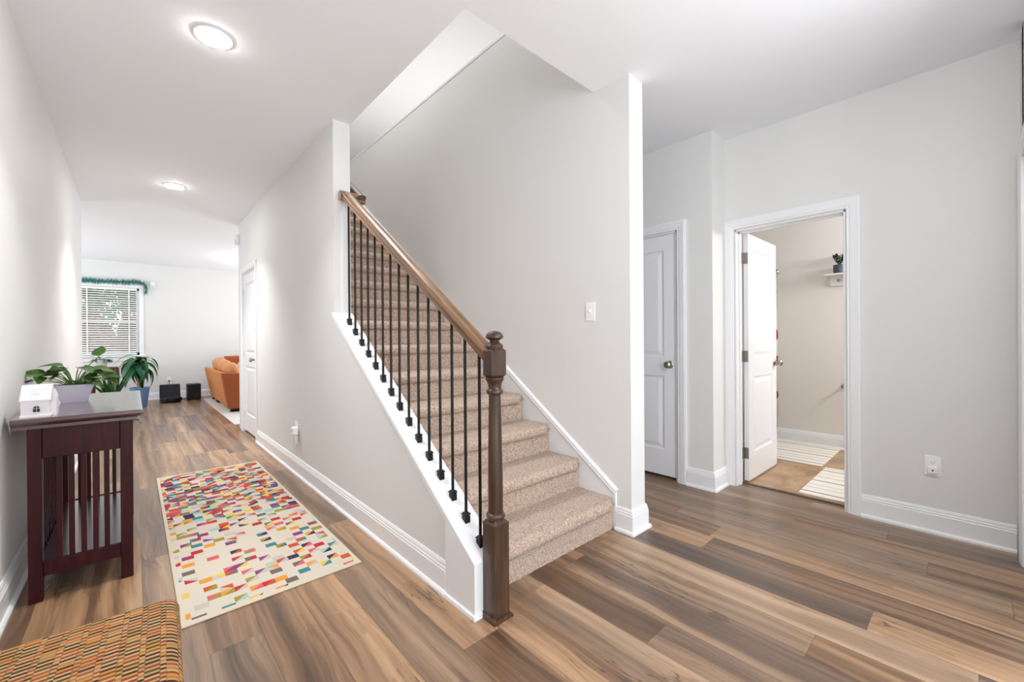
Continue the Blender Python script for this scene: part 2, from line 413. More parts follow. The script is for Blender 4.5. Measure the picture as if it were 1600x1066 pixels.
def obj(name, bm, mat, parent=None, org=None, smooth=False, angle=35):
    bmesh.ops.recalc_face_normals(bm, faces=bm.faces)
    o_ = Vector(root_origin(parent)) if parent else Vector(org or (0, 0, 0))
    for v in bm.verts: v.co -= o_
    me = bpy.data.meshes.new(name); bm.to_mesh(me); bm.free()
    me.materials.append(M[mat] if isinstance(mat, str) else mat)
    o = bpy.data.objects.new(name, me); COL.objects.link(o)
    if parent: o.parent = parent
    else: o.location = o_
    if smooth:
        for p in me.polygons: p.use_smooth = True
        if angle < 180: me.set_sharp_from_angle(angle=radians(angle))
    return o
def tag(o, label, cat, group=None):
    o['label'] = label; o['category'] = cat
    if group: o['group'] = group
    return o
def thing(name, loc, label, cat, group=None):
    o = bpy.data.objects.new(name, None); COL.objects.link(o); o.location = loc; o.empty_display_size = .1
    return tag(o, label, cat, group)
def struct(name, bm, mat, parent=None, org=None, smooth=False):
    o = obj(name, bm, mat, parent, org, smooth)
    if parent is None: o['kind'] = 'structure'
    return o
def boxes(*bs):
    bm = B()
    for b in bs: box(bm, *b)
    return bm

# ------------------------------------------------------------------ room shell
C = 2.74; SL = 3.04; UP = 5.40
FAR = 11.15
struct('floor', boxes((-3.2, 3.62, -2.8, FAR+.15, -.1, 0), (3.62, 5.4, 6.5, FAR+.15, -.1, 0)), 'floor')
struct('floor_bathroom', boxes((3.625, 5.6, -1.2, 2.6, -.1, .004)), 'tile')
struct('ceiling', boxes((-3.2, 1.175, -2.8, FAR+.15, C, SL), (2.20, 5.6, 1.608, FAR+.15, C, SL), (1.175, 5.6, -2.8, 1.608, C, SL),
                        (1.175, 2.20, 5.75, FAR+.15, C, SL)), 'ceiling_paint')
struct('wall_left', boxes((-.56, -.425, -2.8, 6.65, 0, C), (-3.2, -.56, 6.53, 6.65, 0, C)), 'wall_paint')
struct('wall_back', boxes((-.425, 2.45, -2.8, -2.65, 0, C), (2.33, 2.45, -2.65, -.31, 0, C)), 'wall_paint')
struct('wall_front_right', boxes((2.33, 3.38, -.31, -.19, 2.06, C), (3.30, 3.62, -.31, -.19, 0, C), (2.33, 2.45, -.31, -.19, 0, C)), 'wall_paint')
DY0, DY1 = .548, 1.235
bm = boxes((3.5, 3.62, -.31, DY0, 0, C), (3.5, 3.62, DY1, 1.31, 0, C), (3.5, 3.62, DY0, DY1, 2.01, C))
struct('wall_right', bm, 'wall_paint')
CY0, CY1 = 1.587, 2.30
struct('wall_closet', boxes((3.25, 3.37, 1.305, CY0, 0, C), (3.25, 3.37, CY1, 4.4, 0, C), (3.25, 3.37, CY0, CY1, 2.035, C),
                            (3.37, 3.62, 1.305, 1.42, 0, C), (3.5, 3.62, 1.42, 4.4, 0, C), (2.33, 3.25, 4.28, 4.4, 0, C)), 'wall_paint')
# bathroom shell
struct('wall_bathroom', boxes((5.42, 5.55, -1.2, 2.6, 0, C), (3.62, 5.42, 2.45, 2.6, 0, C), (3.62, 5.42, -1.2, -1.05, 0, C)), 'bath_paint')
# stair walls
KS, KZ, KY = .688, .232, 1.389                 # knee wall: slope, top height at its lower end, where it starts
def kz(y): return KZ + KS*(y-KY)
SWY = 3.035
HD0, HD1 = 5.61, 6.37
struct('wall_stair_left', boxes((1.055, 1.175, SWY, HD0, 0, SL), (1.055, 1.175, HD1, 6.65, 0, SL), (1.055, 1.175, HD0, HD1, 2.035, SL),
                                (1.175, 5.2, 6.53, 6.65, 0, C)), 'wall_paint')
bm = prism(B(), [(KY+.012, 0), (KY+.012, KZ-.015), (SWY, kz(SWY)-.02), (SWY, 0)], lambda u, v, w: (w, u, v), 1.055, 1.172)
struct('wall_knee', bm, 'wall_paint')
struct('wall_stair_right', boxes((2.18, 2.33, 1.35, 6.53, 0, 3.57)), 'wall_paint')
# living room
WX0, WX1, WZ0, WZ1 = -1.62, .085, .915, 2.24
struct('wall_far', boxes((-3.2, WX0, FAR, FAR+.15, 0, C), (WX1, 5.2, FAR, FAR+.15, 0, C), (WX0, WX1, FAR, FAR+.15, 0, WZ0), (WX0, WX1, FAR, FAR+.15, WZ1, C)), 'wall_paint')
struct('wall_living_left', boxes((-3.2, -3.05, 6.65, FAR, 0, C)), 'wall_paint')
struct('wall_living_right', boxes((5.05, 5.2, 6.65, FAR, 0, C)), 'wall_paint')
# upstairs
struct('wall_upper', boxes((-.6, -.45, .6, 10, SL, UP), (5.45, 5.6, .6, 10, SL, UP), (-.6, 5.6, .45, .6, SL, UP), (-.6, 5.6, 10, 10.15, SL, UP)), 'wall_paint')
struct('ceiling_upper', boxes((-.6, 5.6, .45, 10.15, UP, UP+.1)), 'landing_ceiling_paint')
struct('trim_landing', boxes((2.177, 2.345, 1.0, 6.53, 3.57, 3.592)), 'trim_paint')
struct('wall_landing', boxes((2.18, 2.33, .6, 1.35, SL, 3.57)), 'wall_paint')

# ------------------------------------------------------------------ baseboards and casings
BB = [(0, 0), (.030, 0), (.030, .012), (.024, .02), (.0165, .022), (.0165, .108), (.013, .113), (.0145, .120), (.010, .128), (.0105, .134), (.005, .146), (0, .146)]
flat = lambda x, y, h: (x, y, h)
def baseboard(name, path, flip=False):
    pr = BB if not flip else [(-d, h) for d, h in BB]
    return struct(name, sweep(B(), path, pr, flat), 'trim_paint')
# travel so that the room is on the left
baseboard('baseboard_left', [(-.425, 6.65), (-.425, -2.65)])
baseboard('baseboard_stair_left', [(1.055, 1.60), (1.055, HD0-.083)])
baseboard('baseboard_stair_right', [(2.33, 4.28), (2.33, 1.35), (2.18, 1.35), (2.18, 1.452)])
baseboard('baseboard_closet', [(3.482, 1.305), (3.25, 1.305), (3.25, CY0-.078)])
baseboard('baseboard_right', [(3.5, -.172), (3.5, DY0-.075)])
baseboard('baseboard_far', [(5.05, FAR), (-3.05, FAR)])
baseboard('baseboard_bathroom', [(5.42, -1.05), (5.42, 2.45)])
# casing profile: d = away from the opening, h = out of the wall
CS = [(0, 0), (0, .010), (.006, .013), (.012, .011), (.020, .015), (.048, .018), (.060, .019), (.066, .016), (.072, .016), (.072, 0)]
def casing(name, y0, y1, z1, X, out, z0=0.0, w=1.0):
    fn = lambda u, v, h: (X + out*h, u, v)
    pr = [(d*w, h) for d, h in CS]
    return struct(name, sweep(B(), [(y0-.006, z0), (y0-.006, z1+.006), (y1+.006, z1+.006), (y1+.006, z0)], pr, fn), 'trim_paint')
casing('trim_1', DY0, DY1, 2.01, 3.5, -1)
casing('trim_2', CY0, CY1, 2.035, 3.25, -1)
casing('trim_3', HD0, HD1, 2.035, 1.055, -1)
casing('trim_4', DY0, DY1, 2.01, 3.62, 1)
# doorway on the wall at the right edge of the view
struct('trim_5', sweep(B(), [(3.30, 0), (3.30, 2.066), (2.45, 2.066)], [(-d, h) for d, h in CS], lambda u, v, h: (u, -.19 + h, v)), 'trim_paint')
# jambs
def jamb(name, y0, y1, z1, x0, x1, stop):
    t_ = .016
    bm = boxes((x0, x1, y0-.001, y0+t_*.6, 0, z1), (x0, x1, y1-t_*.6, y1+.001, 0, z1), (x0, x1, y0, y1, z1-t_*.6, z1+.001))
    s0, s1 = stop
    box(bm, s0, s1, y0, y0+.02, 0, z1); box(bm, s0, s1, y1-.02, y1, 0, z1); box(bm, s0, s1, y0, y1, z1-.02, z1)
    return struct(name, bm, 'trim_paint')
jamb('trim_6', DY0, DY1, 2.01, 3.5, 3.62, (3.55, 3.58))
jamb('trim_7', CY0, CY1, 2.035, 3.25, 3.37, (3.305, 3.335))
jamb('trim_8', HD0, HD1, 2.035, 1.055, 1.175, (1.115, 1.14))
struct('trim_9', boxes((3.60, 3.63, DY0+.01, DY1-.01, 0, .007)), 'rail_wood_dark')     # threshold strip

# ------------------------------------------------------------------ panel doors
def door_slab(W, Ht, T=.035):
    """local: u across 0..W, v up 0..Ht, w through 0..T"""
    bm = B()
    st = .115 if W > .6 else .10
    us = [0, st, W-st, W]; vs = [0, .215, .83, .985, Ht-.125, Ht]
    for side in (0, 1):
        w0 = 0. if side == 0 else T; sg = 1 if side == 0 else -1
        for i in range(3):
            for j in range(5):
                a, b, c, d = us[i], us[i+1], vs[j], vs[j+1]
                if i == 1 and j in (1, 3):
                    rings = []
                    for ins, dep in ((0, 0), (.010, .009), (.022, .010), (.050, .002)):
                        rings.append([bm.verts.new((p, w0+sg*dep, q)) for p, q in ((a+ins, c+ins), (b-ins, c+ins), (b-ins, d-ins), (a+ins, d-ins))])
                    for k in range(3):
                        for m in range(4): bm.faces.new((rings[k][m], rings[k][(m+1) % 4], rings[k+1][(m+1) % 4], rings[k+1][m]))
                    bm.faces.new(rings[-1])
                else:
                    bm.faces.new([bm.verts.new((p, w0, q)) for p, q in ((a, c), (b, c), (b, d), (a, d))])
    for p, q, r, s in (((0, 0), (W, 0), 0, 0), ((0, Ht), (W, Ht), 0, 0), ((0, 0), (0, Ht), 0, 0), ((W, 0), (W, Ht), 0, 0)):
        bm.faces.new([bm.verts.new(v) for v in ((p[0], 0, p[1]), (q[0], 0, q[1]), (q[0], T, q[1]), (p[0], T, p[1]))])
    bmesh.ops.remove_doubles(bm, verts=bm.verts, dist=.0002)
    return bm
def knob_bm(bothsides, T=.035):
    bm = B()
    pr = [(.031, 0), (.031, .006), (.026, .010), (.012, .013), (.011, .030), (.020, .036), (.0275, .046), (.0275, .056), (.020, .064), (.006, .067)]
    lathe(bm, [(r, -h) for r, h in pr], (0, 0, 0), 20, 'y')
    if bothsides: lathe(bm, [(r, T+h) for r, h in pr], (0, 0, 0), 20, 'y')
    return bm
def hinge_bm():
    bm = B()
    lathe(bm, [(.007, -.045), (.007, .045)], (0, 0, 0), 10)
    lathe(bm, [(.004, .045), (.0075, .048), (.004, .052)], (0, 0, 0), 10)
    return bm
def door(name, W, Ht, M4, knob_u, both, hinges):
    """M4 places the local slab; children carry knob and hinges"""
    bm = door_slab(W, Ht); bm.transform(M4)
    o = struct(name, bm, 'door_paint', org=M4.translation)
    k = knob_bm(both); k.transform(M4 @ Matrix.Translation((knob_u, 0, .925))); obj('door_knob', k, 'nickel', o, smooth=True)
    for z in hinges:
        h = hinge_bm(); h.transform(M4 @ Matrix.Translation((-.003 if knob_u > W/2 else W+.003, -.004, z)))
        leafu = (-.001, .034) if knob_u > W/2 else (W-.034, W+.001)
        obj('hinge', h, 'dark_hinge', o, smooth=True)
    return o
# closet: faces -X, local u -> -Y? keep u -> +Y, w -> +X
def frame(ux, uy, wx, wy, o):
    return Matrix(((ux, wx, 0, o[0]), (uy, wy, 0, o[1]), (0, 0, 1, o[2]), (0, 0, 0, 1)))
door('door_1', CY1-CY0-.012, 2.0, frame(0, 1, 1, 0, (3.266, CY0+.006, .024)), .062, False, [])
door('door_3', HD1-HD0-.012, 2.0, frame(0, 1, 1, 0, (1.066, HD0+.006, .024)), .062, False, [.2, .98, 1.78])
# bathroom door: hinged on the far jamb, standing open into the bathroom
a = radians(-0.6)
ux, uy = cos(a), sin(a)
d2 = door('door_2', .685, 1.985, frame(ux, uy, -uy, ux, (3.644, 1.186, .016)), .625, True, [])
for z in (.22, 1.0, 1.79):
    bm = B(); m4 = frame(ux, uy, -uy, ux, (3.644, 1.186, .016))
    box(bm, -.0025, 0.0, .003, .034, z-.045, z+.045); bm.transform(m4)
    lathe(bm, [(.0065, z+.016-.046), (.0065, z+.016+.046)], (3.636, 1.226, 0), 10)
    box(bm, 3.60, 3.636, 1.2235, 1.2255, z+.016-.045, z+.016+.045)
    obj('hinge', bm, 'dark_hinge', d2)

# ------------------------------------------------------------------ window (far wall)
def win():
    bm = B(); y0, y1 = FAR+.03, FAR+.10
    mid = -.80
    for a, b in ((WX0, mid-.03), (mid+.03, WX1)):
        box(bm, a, a+.045, y0, y1, WZ0, WZ1); box(bm, b-.045, b, y0, y1, WZ0, WZ1)
        box(bm, a, b, y0, y1, WZ0, WZ0+.05); box(bm, a, b, y0, y1, WZ1-.045, WZ1)
        box(bm, a, b, y0+.005, y1, 1.555, 1.605)
    box(bm, mid-.03, mid+.03, FAR, y1, WZ0, WZ1)
    w = struct('window_1', bm, 'trim_paint')
    bm = B()
    for a, b in ((WX0+.045, mid-.075), (mid+.075, WX1-.045)):
        box(bm, a, b, FAR+.07, FAR+.074, WZ0+.05, 1.555); box(bm, a, b, FAR+.07, FAR+.074, 1.605, WZ1-.045)
    obj('pane', bm, 'glass', w)
    bm = B(); box(bm, WX0-.09, WX1+.09, FAR-.05, FAR+.03, WZ0-.03, WZ0, .006); box(bm, WX0-.07, WX1+.065, FAR-.018, FAR, WZ0-.11, WZ0-.03, .004)
    obj('window_sill', bm, 'trim_paint', w)
    bm = sweep(B(), [(WX0, WZ0), (WX0, WZ1), (WX1, WZ1), (WX1, WZ0)], [(0, 0), (0, .014), (.012, .018), (.055, .02), (.065, .016), (.065, 0)], lambda u, v, h: (u, FAR - h, v))
    obj('window_casing', bm, 'trim_paint', w)
win()
def blind(x0, x1, label):
    t_ = thing('window_blind', ((x0+x1)/2, FAR+.0, WZ1), label, 'blind')
    bm = B(); box(bm, x0, x1, FAR-.012, FAR+.03, WZ1-.05, WZ1-.004, .003); obj('headrail', bm, 'blind_white', t_)
    bm = B(); z = WZ1-.075; k = 0
    while z > WZ0+.05:
        prof = [(-.026, -.006), (-.01, .0015), (.01, .0025), (.026, -.003), (.026, -.0052), (.01, .0), (-.01, -.001), (-.026, -.0085)]
        prism(bm, prof, lambda u, v, w, z=z: (w, FAR+.004+u*.9-v*.43, z+v*.9+u*.43), x0+.004, x1-.004); z -= .0435
    obj('slat', bm, 'blind_white', t_)
    bm = B()
    for x in (x0+.12, x1-.12): box(bm, x-.009, x+.009, FAR-.0245, FAR-.0235, WZ0+.03, WZ1-.05)
    obj('ladder_tape', bm, 'blind_white', t_)
    bm = B(); box(bm, x0+.003, x1-.003, FAR-.018, FAR+.025, WZ0+.012, WZ0+.032, .004); obj('bottom_rail', bm, 'blind_white', t_)
blind(-.765, WX1-.03, 'white slatted blind on the far window under the green garland')
# garden seen through the blind
bm = B(); box(bm, -16, 18, FAR+.6, 45, -.35, -.25); g = struct('ground', bm, 'lawn')
def tree(x, y, h, r, label, mat, n=900):
    t_ = thing('garden_shrub' if h < 2 else 'garden_tree', (x, y, -.25), label, 'shrub' if h < 2 else 'tree', None); n = int(n*2.6)
    bm = tube(B(), [(x, y, -.25), (x+.05, y, h*.3), (x-.04, y, h*.6), (x+.06, y, h*.9)], [.03*h, .025*h, .02*h, .01*h], 8)
    for k in range(6):
        a = k*1.1; z = h*(.35+.09*k); tube(bm, [(x, y, z), (x+cos(a)*r*.5, y+sin(a)*r*.5, z+.4), (x+cos(a)*r*.8, y+sin(a)*r*.8, z+.6)], [.05, .03, .012], 6)
    obj('trunk', bm, 'bark', t_, smooth=True)
    bm = B(); rnd = random.Random(int(x*100))
    for k in range(n):
        v = Vector((rnd.gauss(0, 1), rnd.gauss(0, 1), rnd.gauss(0, 1))); v = v.normalized()*(rnd.random()**.45)
        p = Vector((x, y, h*.62)) + Vector((v.x*r, v.y*r, v.z*h*.46)); s = rnd.uniform(.10, .22)
        q = Euler((rnd.uniform(0, 6), rnd.uniform(0, 6), rnd.uniform(0, 6))).to_matrix()
        bm.faces.new([bm.verts.new(p + q @ Vector(c)*s) for c in ((-.5, 0, 0), (0, -.35, .05), (.6, 0, 0), (0, .35, .05))])
    f = obj('foliage', bm, mat, t_)
tree(-1.35, 16.2, 4.6, 1.0, 'grey-green garden tree nearest the left edge of the far window', 'foliage')
tree(.95, 17.4, 4.4, 1.1, 'grey-green garden tree outside the right edge of the far window', 'foliage')
tree(-.2, 21.0, 5.2, 1.7, 'taller pale green tree farthest back in the garden', 'foliage')
tree(-.72, 13.1, 1.75, .42, 'low rust-leaved shrub outside the middle of the far window', 'foliage_rust', 500)
tree(.08, 13.7, 1.65, .40, 'low rust-leaved shrub outside the right side of the far window', 'foliage_rust', 500)

# ------------------------------------------------------------------ staircase
RISE, RUN, Y0 = .188, .2655, 1.470
stairs = thing('staircase', (1.67, Y0, 0), 'straight flight of stairs covered in speckled beige carpet', 'staircase')
XL, XR = 1.178, 2.160
def step(i):
    zb, zt = RISE*i, RISE*(i+1); y0 = Y0+RUN*i; y1 = y0+RUN
    rr = .033; fr = y0-.036+rr
    fine = i < 6
    pr = [(y0, zb + (zt-2*rr-zb)*k/10) for k in range(11)]
    pr += [(y0-.012, zt-2*rr-.004)]
    pr += [(fr - rr*sin(a), zt-rr - rr*cos(a)) for a in [pi*k/12 for k in range(13)]]
    pr += [(fr + (y1+.004-fr)*k/20, zt) for k in range(1, 21)]
    bm = B(); nx = 330 if i < 2 else (220 if fine else 24)
    if fine:   # resample finely
        q = []
        for a, b in zip(pr, pr[1:]):
            L = math.hypot(b[0]-a[0], b[1]-a[1]); m = max(1, int(L/.0035))
            q += [(a[0]+(b[0]-a[0])*k/m, a[1]+(b[1]-a[1])*k/m) for k in range(m)]
        pr = q + [pr[-1]]
    cols = []
    n = len(pr)
    for a in range(nx+1):
        x = XL + (XR-XL)*a/nx; e = min(x-XL, XR-x); pull = .045*max(0, 1-e/.06)**1.6
        cl = []
        for k, (y, z) in enumerate(pr):
            t0, t1 = pr[max(k-1, 0)], pr[min(k+1, n-1)]
            d = Vector((t1[0]-t0[0], t1[1]-t0[1])); d = d.normalized() if d.length > 0 else Vector((0, 1)); nr = Vector((-d.y, d.x))
            if fine:
                w = mnoise.noise((x*130, y*130, z*130+i*7))*.0034 + mnoise.noise((x*34, y*34, z*34))*.0032
            else: w = mnoise.noise((x*30, y*30, z*30))*.002
            nose = 1.0 if (y < fr and z > zt-2.2*rr) else 0.0
            w -= pull*nose
            # outward for this profile is the left-hand normal of travel (riser up, tread back)
            cl.append(bm.verts.new((x, y+nr.x*w, max(z+nr.y*w, .001))))
        cols.append(cl)
    for a in range(nx):
        for k in range(n-1): bm.faces.new((cols[a][k], cols[a+1][k], cols[a+1][k+1], cols[a][k+1]))
    return bm
for i in range(15):
    bm = step(i)
    o = obj('carpeted_step', bm, 'carpet', stairs, smooth=True, angle=180)
bm = B(); n = 15
prism(bm, [(Y0+.01, 0)] + sum([[(Y0+.012+RUN*i, RISE*(i+1)-.03), (Y0+.012+RUN*(i+1), RISE*(i+1)-.03)] for i in range(n)], []) + [(Y0+RUN*n, 0)], lambda u, v, w: (w, u, v), 1.185, 2.155)
obj('stringer', bm, 'trim_paint', stairs)
# right skirt board with its cap
def sz(y): return .252 + .7075*(y-1.455)
bm = prism(B(), [(1.452, 0), (1.452, sz(1.452)), (5.4, sz(5.4)), (5.4, sz(5.4)-.45), (1.6, 0)], lambda u, v, w: (w, u, v), 2.166, 2.18)
sweep(bm, [(1.452, sz(1.452)-.022), (5.4, sz(5.4)-.022)], [(-.016, 0), (-.016, .016), (-.010, .020), (0, .017), (.006, .019), (.014, .017), (.022, .008), (.022, 0)], lambda u, v, h: (2.178-h, u, v))
struct('trim_10', bm, 'trim_paint')
# knee wall cap, lip moulding, end board
LN = math.hypot(1, KS)
bm = B()
prism(bm, [(KY-.008, 0), (KY-.008, KZ-.006), (KY, KZ), (SWY, kz(SWY)), (SWY, kz(SWY)-.024), (KY+.012, KZ-.02), (KY+.012, 0)], lambda u, v, w: (w, u, v), 1.038, 1.182)
struct('trim_11', bm, 'trim_paint')
bm = B()
sweep(bm, [(KY+.01, KZ-.018), (SWY, kz(SWY)-.024)], [(0, 0), (0, .012), (-.012, .010), (-.022, .004), (-.030, .004), (-.034, 0)], lambda u, v, h: (1.055-h, u, v))
prism(bm, [(KY, 0), (KY, KZ-.02), (1.60, kz(1.60)-.03), (1.60, 0)], lambda u, v, w: (w, u, v), 1.039, 1.06)
prism(bm, [(0, 0), (-.012, 0), (-.010, .014), (0, .018)], lambda u, v, w: (1.040+u, w, v), KY-.010, 1.60)
prism(bm, [(0, 0), (-.012, 0), (-.010, .014), (0, .018)], lambda u, v, w: (w, KY-.008+u, v), 1.028, 1.182)
struct('trim_12', bm, 'trim_paint')
# sloped cap overhang at the upper end (return past the wall face)
bm = prism(B(), [(SWY-.02, kz(SWY-.02)-.024), (SWY-.02, kz(SWY-.02)), (SWY, kz(SWY)), (SWY, kz(SWY)-.024)], lambda u, v, w: (w, u, v), 1.030, 1.06)
bm.free()

# ------------------------------------------------------------------ railing
NX, NY = 1.121, 1.341
railing = thing('stair_railing', (NX, NY, 0), 'dark brown wooden handrail with newel post and black metal balusters beside the stairs', 'railing')
hw = .039
bm = B()
def sqblock(bm, z0, z1, hw, taper0, taper1, ch=0.0):
    def ring(z, w, c):
        pts = []
        if c > 0: pts = [(-w+c, -w), (w-c, -w), (w, -w+c), (w, w-c), (w-c, w), (-w+c, w), (-w, w-c), (-w, -w+c)]
        else: pts = [(-w, -w), (w, -w), (w, w), (-w, w)]
        return [bm.verts.new((NX+p[0], NY+p[1], z)) for p in pts]
    rs = [ring(z0, hw-taper0, ch*.8), ring(z0+taper0*1.0, hw, ch), ring(z1-taper1*1.0, hw, ch), ring(z1, hw-taper1, ch*.8)]
    n = len(rs[0])
    for a, b in zip(rs, rs[1:]):
        for i in range(n): bm.faces.new((a[i], a[(i+1) % n], b[(i+1) % n], b[i]))
    bm.faces.new(rs[0][::-1]); bm.faces.new(rs[-1])
sqblock(bm, .005, .412, hw, .0, .014, .0)
newel = obj('newel_post', bm, 'newel_wood', railing)
bm = B(); sqblock(bm, 1.003, 1.126, hw+.001, .012, .010, .012); obj('newel_block', bm, 'newel_wood', newel)
bm = B()
lathe(bm, [(.036, .408), (.036, .416), (.040, .421), (.041, .427), (.037, .434), (.031, .438), (.0325, .445), (.0315, .60), (.028, .80), (.0255, .925),
           (.0265, .931), (.034, .937), (.036, .944), (.034, .951), (.028, .956), (.0275, .962), (.029, .975), (.033, .986), (.0355, .990), (.039, .995), (.039, 1.002), (.034, 1.006)], (NX, NY, 0), 28)
obj('newel_shaft', bm, 'newel_wood', newel, smooth=True)
bm = B()
lathe(bm, [(.034, 1.124), (.036, 1.130), (.037, 1.136), (.033, 1.143), (.024, 1.149), (.0195, 1.155), (.021, 1.160), (.030, 1.165), (.0375, 1.170), (.038, 1.176), (.034, 1.185), (.026, 1.193), (.014, 1.198), (.003, 1.1995)], (NX, NY, 0), 28)
obj('newel_finial', bm, 'newel_wood', newel, smooth=True)
bm = B(); prism(bm, [(-.052, 0), (.052, 0), (.050, .012), (.041, .020), (-.041, .020), (-.050, .012)], lambda u, v, w: (NX+u, NY+w, v), -.051, .048)
obj('newel_base', bm, 'newel_wood', newel)
# handrail
RX_ = 1.116
def rz(y): return 1.084 + KS*(y-1.405)          # underside
prof = [(0, -.018), (.004, -.024), (.016, -.024), (.020, -.019), (.026, -.020), (.034, -.029), (.046, -.031), (.055, -.027), (.062, -.014), (.064, 0),
        (.062, .014), (.055, .027), (.046, .031), (.034, .029), (.026, .020), (.020, .019), (.016, .024), (.004, .024), (0, .018)]
bm = sweep(B(), [(NY+hw-.004, rz(NY+hw-.004)), (2.965, rz(2.965))], prof, lambda u, v, h: (RX_+h, u, v))
obj('handrail', bm, 'rail_wood', railing, smooth=True, angle=30)
zt = rz(2.965)+.040
bm = B()
pr2 = [(a-.032, b) for a, b in [(0, -.018), (.004, -.026), (.016, -.026), (.022, -.02), (.034, -.031), (.046, -.033), (.058, -.024), (.064, 0), (.058, .024), (.046, .033), (.034, .031), (.022, .02), (.016, .026), (.004, .026), (0, .018)]]
# short level piece crossing the end of the wall
prism(bm, [(b, a) for a, b in pr2], lambda u, v, w: (w, 2.992+u, zt+v), RX_-.031, 1.262)
obj('rail_return', bm, 'rail_wood', railing, smooth=True, angle=30)
bm = sweep(B(), [(2.985, zt-.034), (4.9, zt-.034+KS*1.915)], prof, lambda u, v, h: (1.232+h, u, v))
obj('upper_handrail', bm, 'rail_wood_dark', railing, smooth=True, angle=30)
# balusters
bmB = B(); L = rz(2.0)-kz(2.0)+.006
tube(bmB, [(0, 0, -.002), (0, 0, L)], .0072, 10)
meB = None
bmS = B()
s0 = .0135
prism(bmS, [(-s0, -.0005-s0*KS), (s0, -.0005+s0*KS), (s0, .022), (-s0, .022)], lambda u, v, w: (w, u, v), -s0, s0)
def frust(bm, a, b, z0, z1):
    A = [bm.verts.new((x*a, y*a, z0)) for x, y in ((-1, -1), (1, -1), (1, 1), (-1, 1))]; Bq = [bm.verts.new((x*b, y*b, z1)) for x, y in ((-1, -1), (1, -1), (1, 1), (-1, 1))]
    for i in range(4): bm.faces.new((A[i], A[(i+1) % 4], Bq[(i+1) % 4], Bq[i]))
    bm.faces.new(A[::-1]); bm.faces.new(Bq)
frust(bmS, .0135, .0100, .022, .027); frust(bmS, .0155, .0155, .027, .032); frust(bmS, .0155, .0085, .032, .039)
def mesh_of(bm, name, mat, smooth=False):
    bmesh.ops.recalc_face_normals(bm, faces=bm.faces); me = bpy.data.meshes.new(name); bm.to_mesh(me); bm.free(); me.materials.append(M[mat])
    if smooth:
        for p in me.polygons: p.use_smooth = True
        me.set_sharp_from_angle(angle=radians(40))
    return me
meB = mesh_of(bmB, 'baluster', 'black_metal', True); meS = mesh_of(bmS, 'baluster_shoe', 'black_metal')
for i in range(15):
    y = 1.440 + .1052*i
    o = bpy.data.objects.new('baluster', meB); COL.objects.link(o); o.parent = railing
    o.location = (RX_-NX, y-NY, kz(y))
    s = bpy.data.objects.new('baluster_shoe', meS); COL.objects.link(s); s.parent = o; s.location = (0, 0, 0)

# ------------------------------------------------------------------ ceiling lights
def can(x, y, label, watts):
    t_ = thing('ceiling_light', (x, y, C), label, 'ceiling light', 'recessed ceiling lights of the hall')
    bm = lathe(B(), [(.080, C-.001), (.084, C-.004), (.082, C-.008), (.076, C-.009), (.073, C-.008)], (x, y, 0), 36); obj('trim_ring', bm, 'white_plastic', t_, smooth=True)
    bm = lathe(B(), [(.0755, C-.008), (.072, C-.013), (.052, C-.018), (.025, C-.021), (.004, C-.022)], (x, y, 0), 36); obj('diffuser', bm, 'lamp', t_, smooth=True)
    l = area('downlight', (x, y, C-.03), (0, 0, -1), .14, .14, watts, (1.0, .985, .965), 'DISK', 100); l.parent = t_; l.location = (0, 0, -.03)
can(.315, 2.622, 'lit round white ceiling light above the multicoloured runner', 7.5)
can(.311, 5.38, 'lit round white ceiling light farther down the hall', 11.0)

# ------------------------------------------------------------------ electrical
def plate(nm, c, axis, label, cat, toggles, w=.072, h=.118):
    """c: centre on the wall; axis: 'x-' faces -X, 'y-' faces -Y"""
    f = (lambda u, v, o: (c[0]-o, c[1]+u, c[2]+v)) if axis == 'x-' else (lambda u, v, o: (c[0]+u, c[1]-o, c[2]+v))
    def bx(u0, u1, v0, v1, o0, o1, bev=0.):
        p, q = f(u0, v0, o0), f(u1, v1, o1)
        return (min(p[0], q[0]), max(p[0], q[0]), min(p[1], q[1]), max(p[1], q[1]), min(p[2], q[2]), max(p[2], q[2]), bev)
    t_ = thing(nm, c, label, cat)
    bm = B(); box(bm, *bx(-w/2, w/2, -h/2, h/2, 0, .006, .0022)); obj('cover_plate', bm, 'white_plastic', t_)
    if toggles:
        bm = B(); box(bm, *bx(-.0055, .0055, -.012, .012, .006, .008)); box(bm, *bx(-.004, .004, -.002, .010, .008, .018, .001)); obj('toggle', bm, 'white_plastic', t_)
        for s in (-1, 1):
            bm = B(); box(bm, *bx(-.002, .002, s*.030-.002, s*.030+.002, .006, .0066)); obj('screw', bm, 'nickel', t_)
    else:
        for s in (-1, 1):
            bm = B(); box(bm, *bx(-.017, .017, s*.0195-.0145, s*.0195+.0145, .006, .0075, .003 if False else .0005)); r = obj('socket', bm, 'white_plastic', t_)
            bm = B(); box(bm, *bx(-.0075, -.0055, s*.0195-.001, s*.0195+.008, .0075, .0079)); box(bm, *bx(.0055, .0075, s*.0195-.001, s*.0195+.007, .0075, .0079)); box(bm, *bx(-.002, .002, s*.0195-.009, s*.0195-.005, .0075, .0079)); obj('slot', bm, 'slot_dark', r)
    return bx
plate('light_switch', (2.18, 1.639, 1.339), 'x-', 'white toggle light switch on the wall right of the stairs', 'light switch', True)
bx = plate('wall_outlet', (3.5, .144, .397), 'x-', 'white wall outlet to the right of the bathroom doorway', 'outlet', False)
t_ = thing('plug_in_sensor', (3.4925, .144, .377), 'small white plug-in cube with a dark dot in the outlet beside the bathroom doorway', 'plug adapter')
bm = B(); box(bm, *bx(-.021, .021, -.042, -.002, .0079, .030, .005)); obj('housing', bm, 'white_plastic', t_)
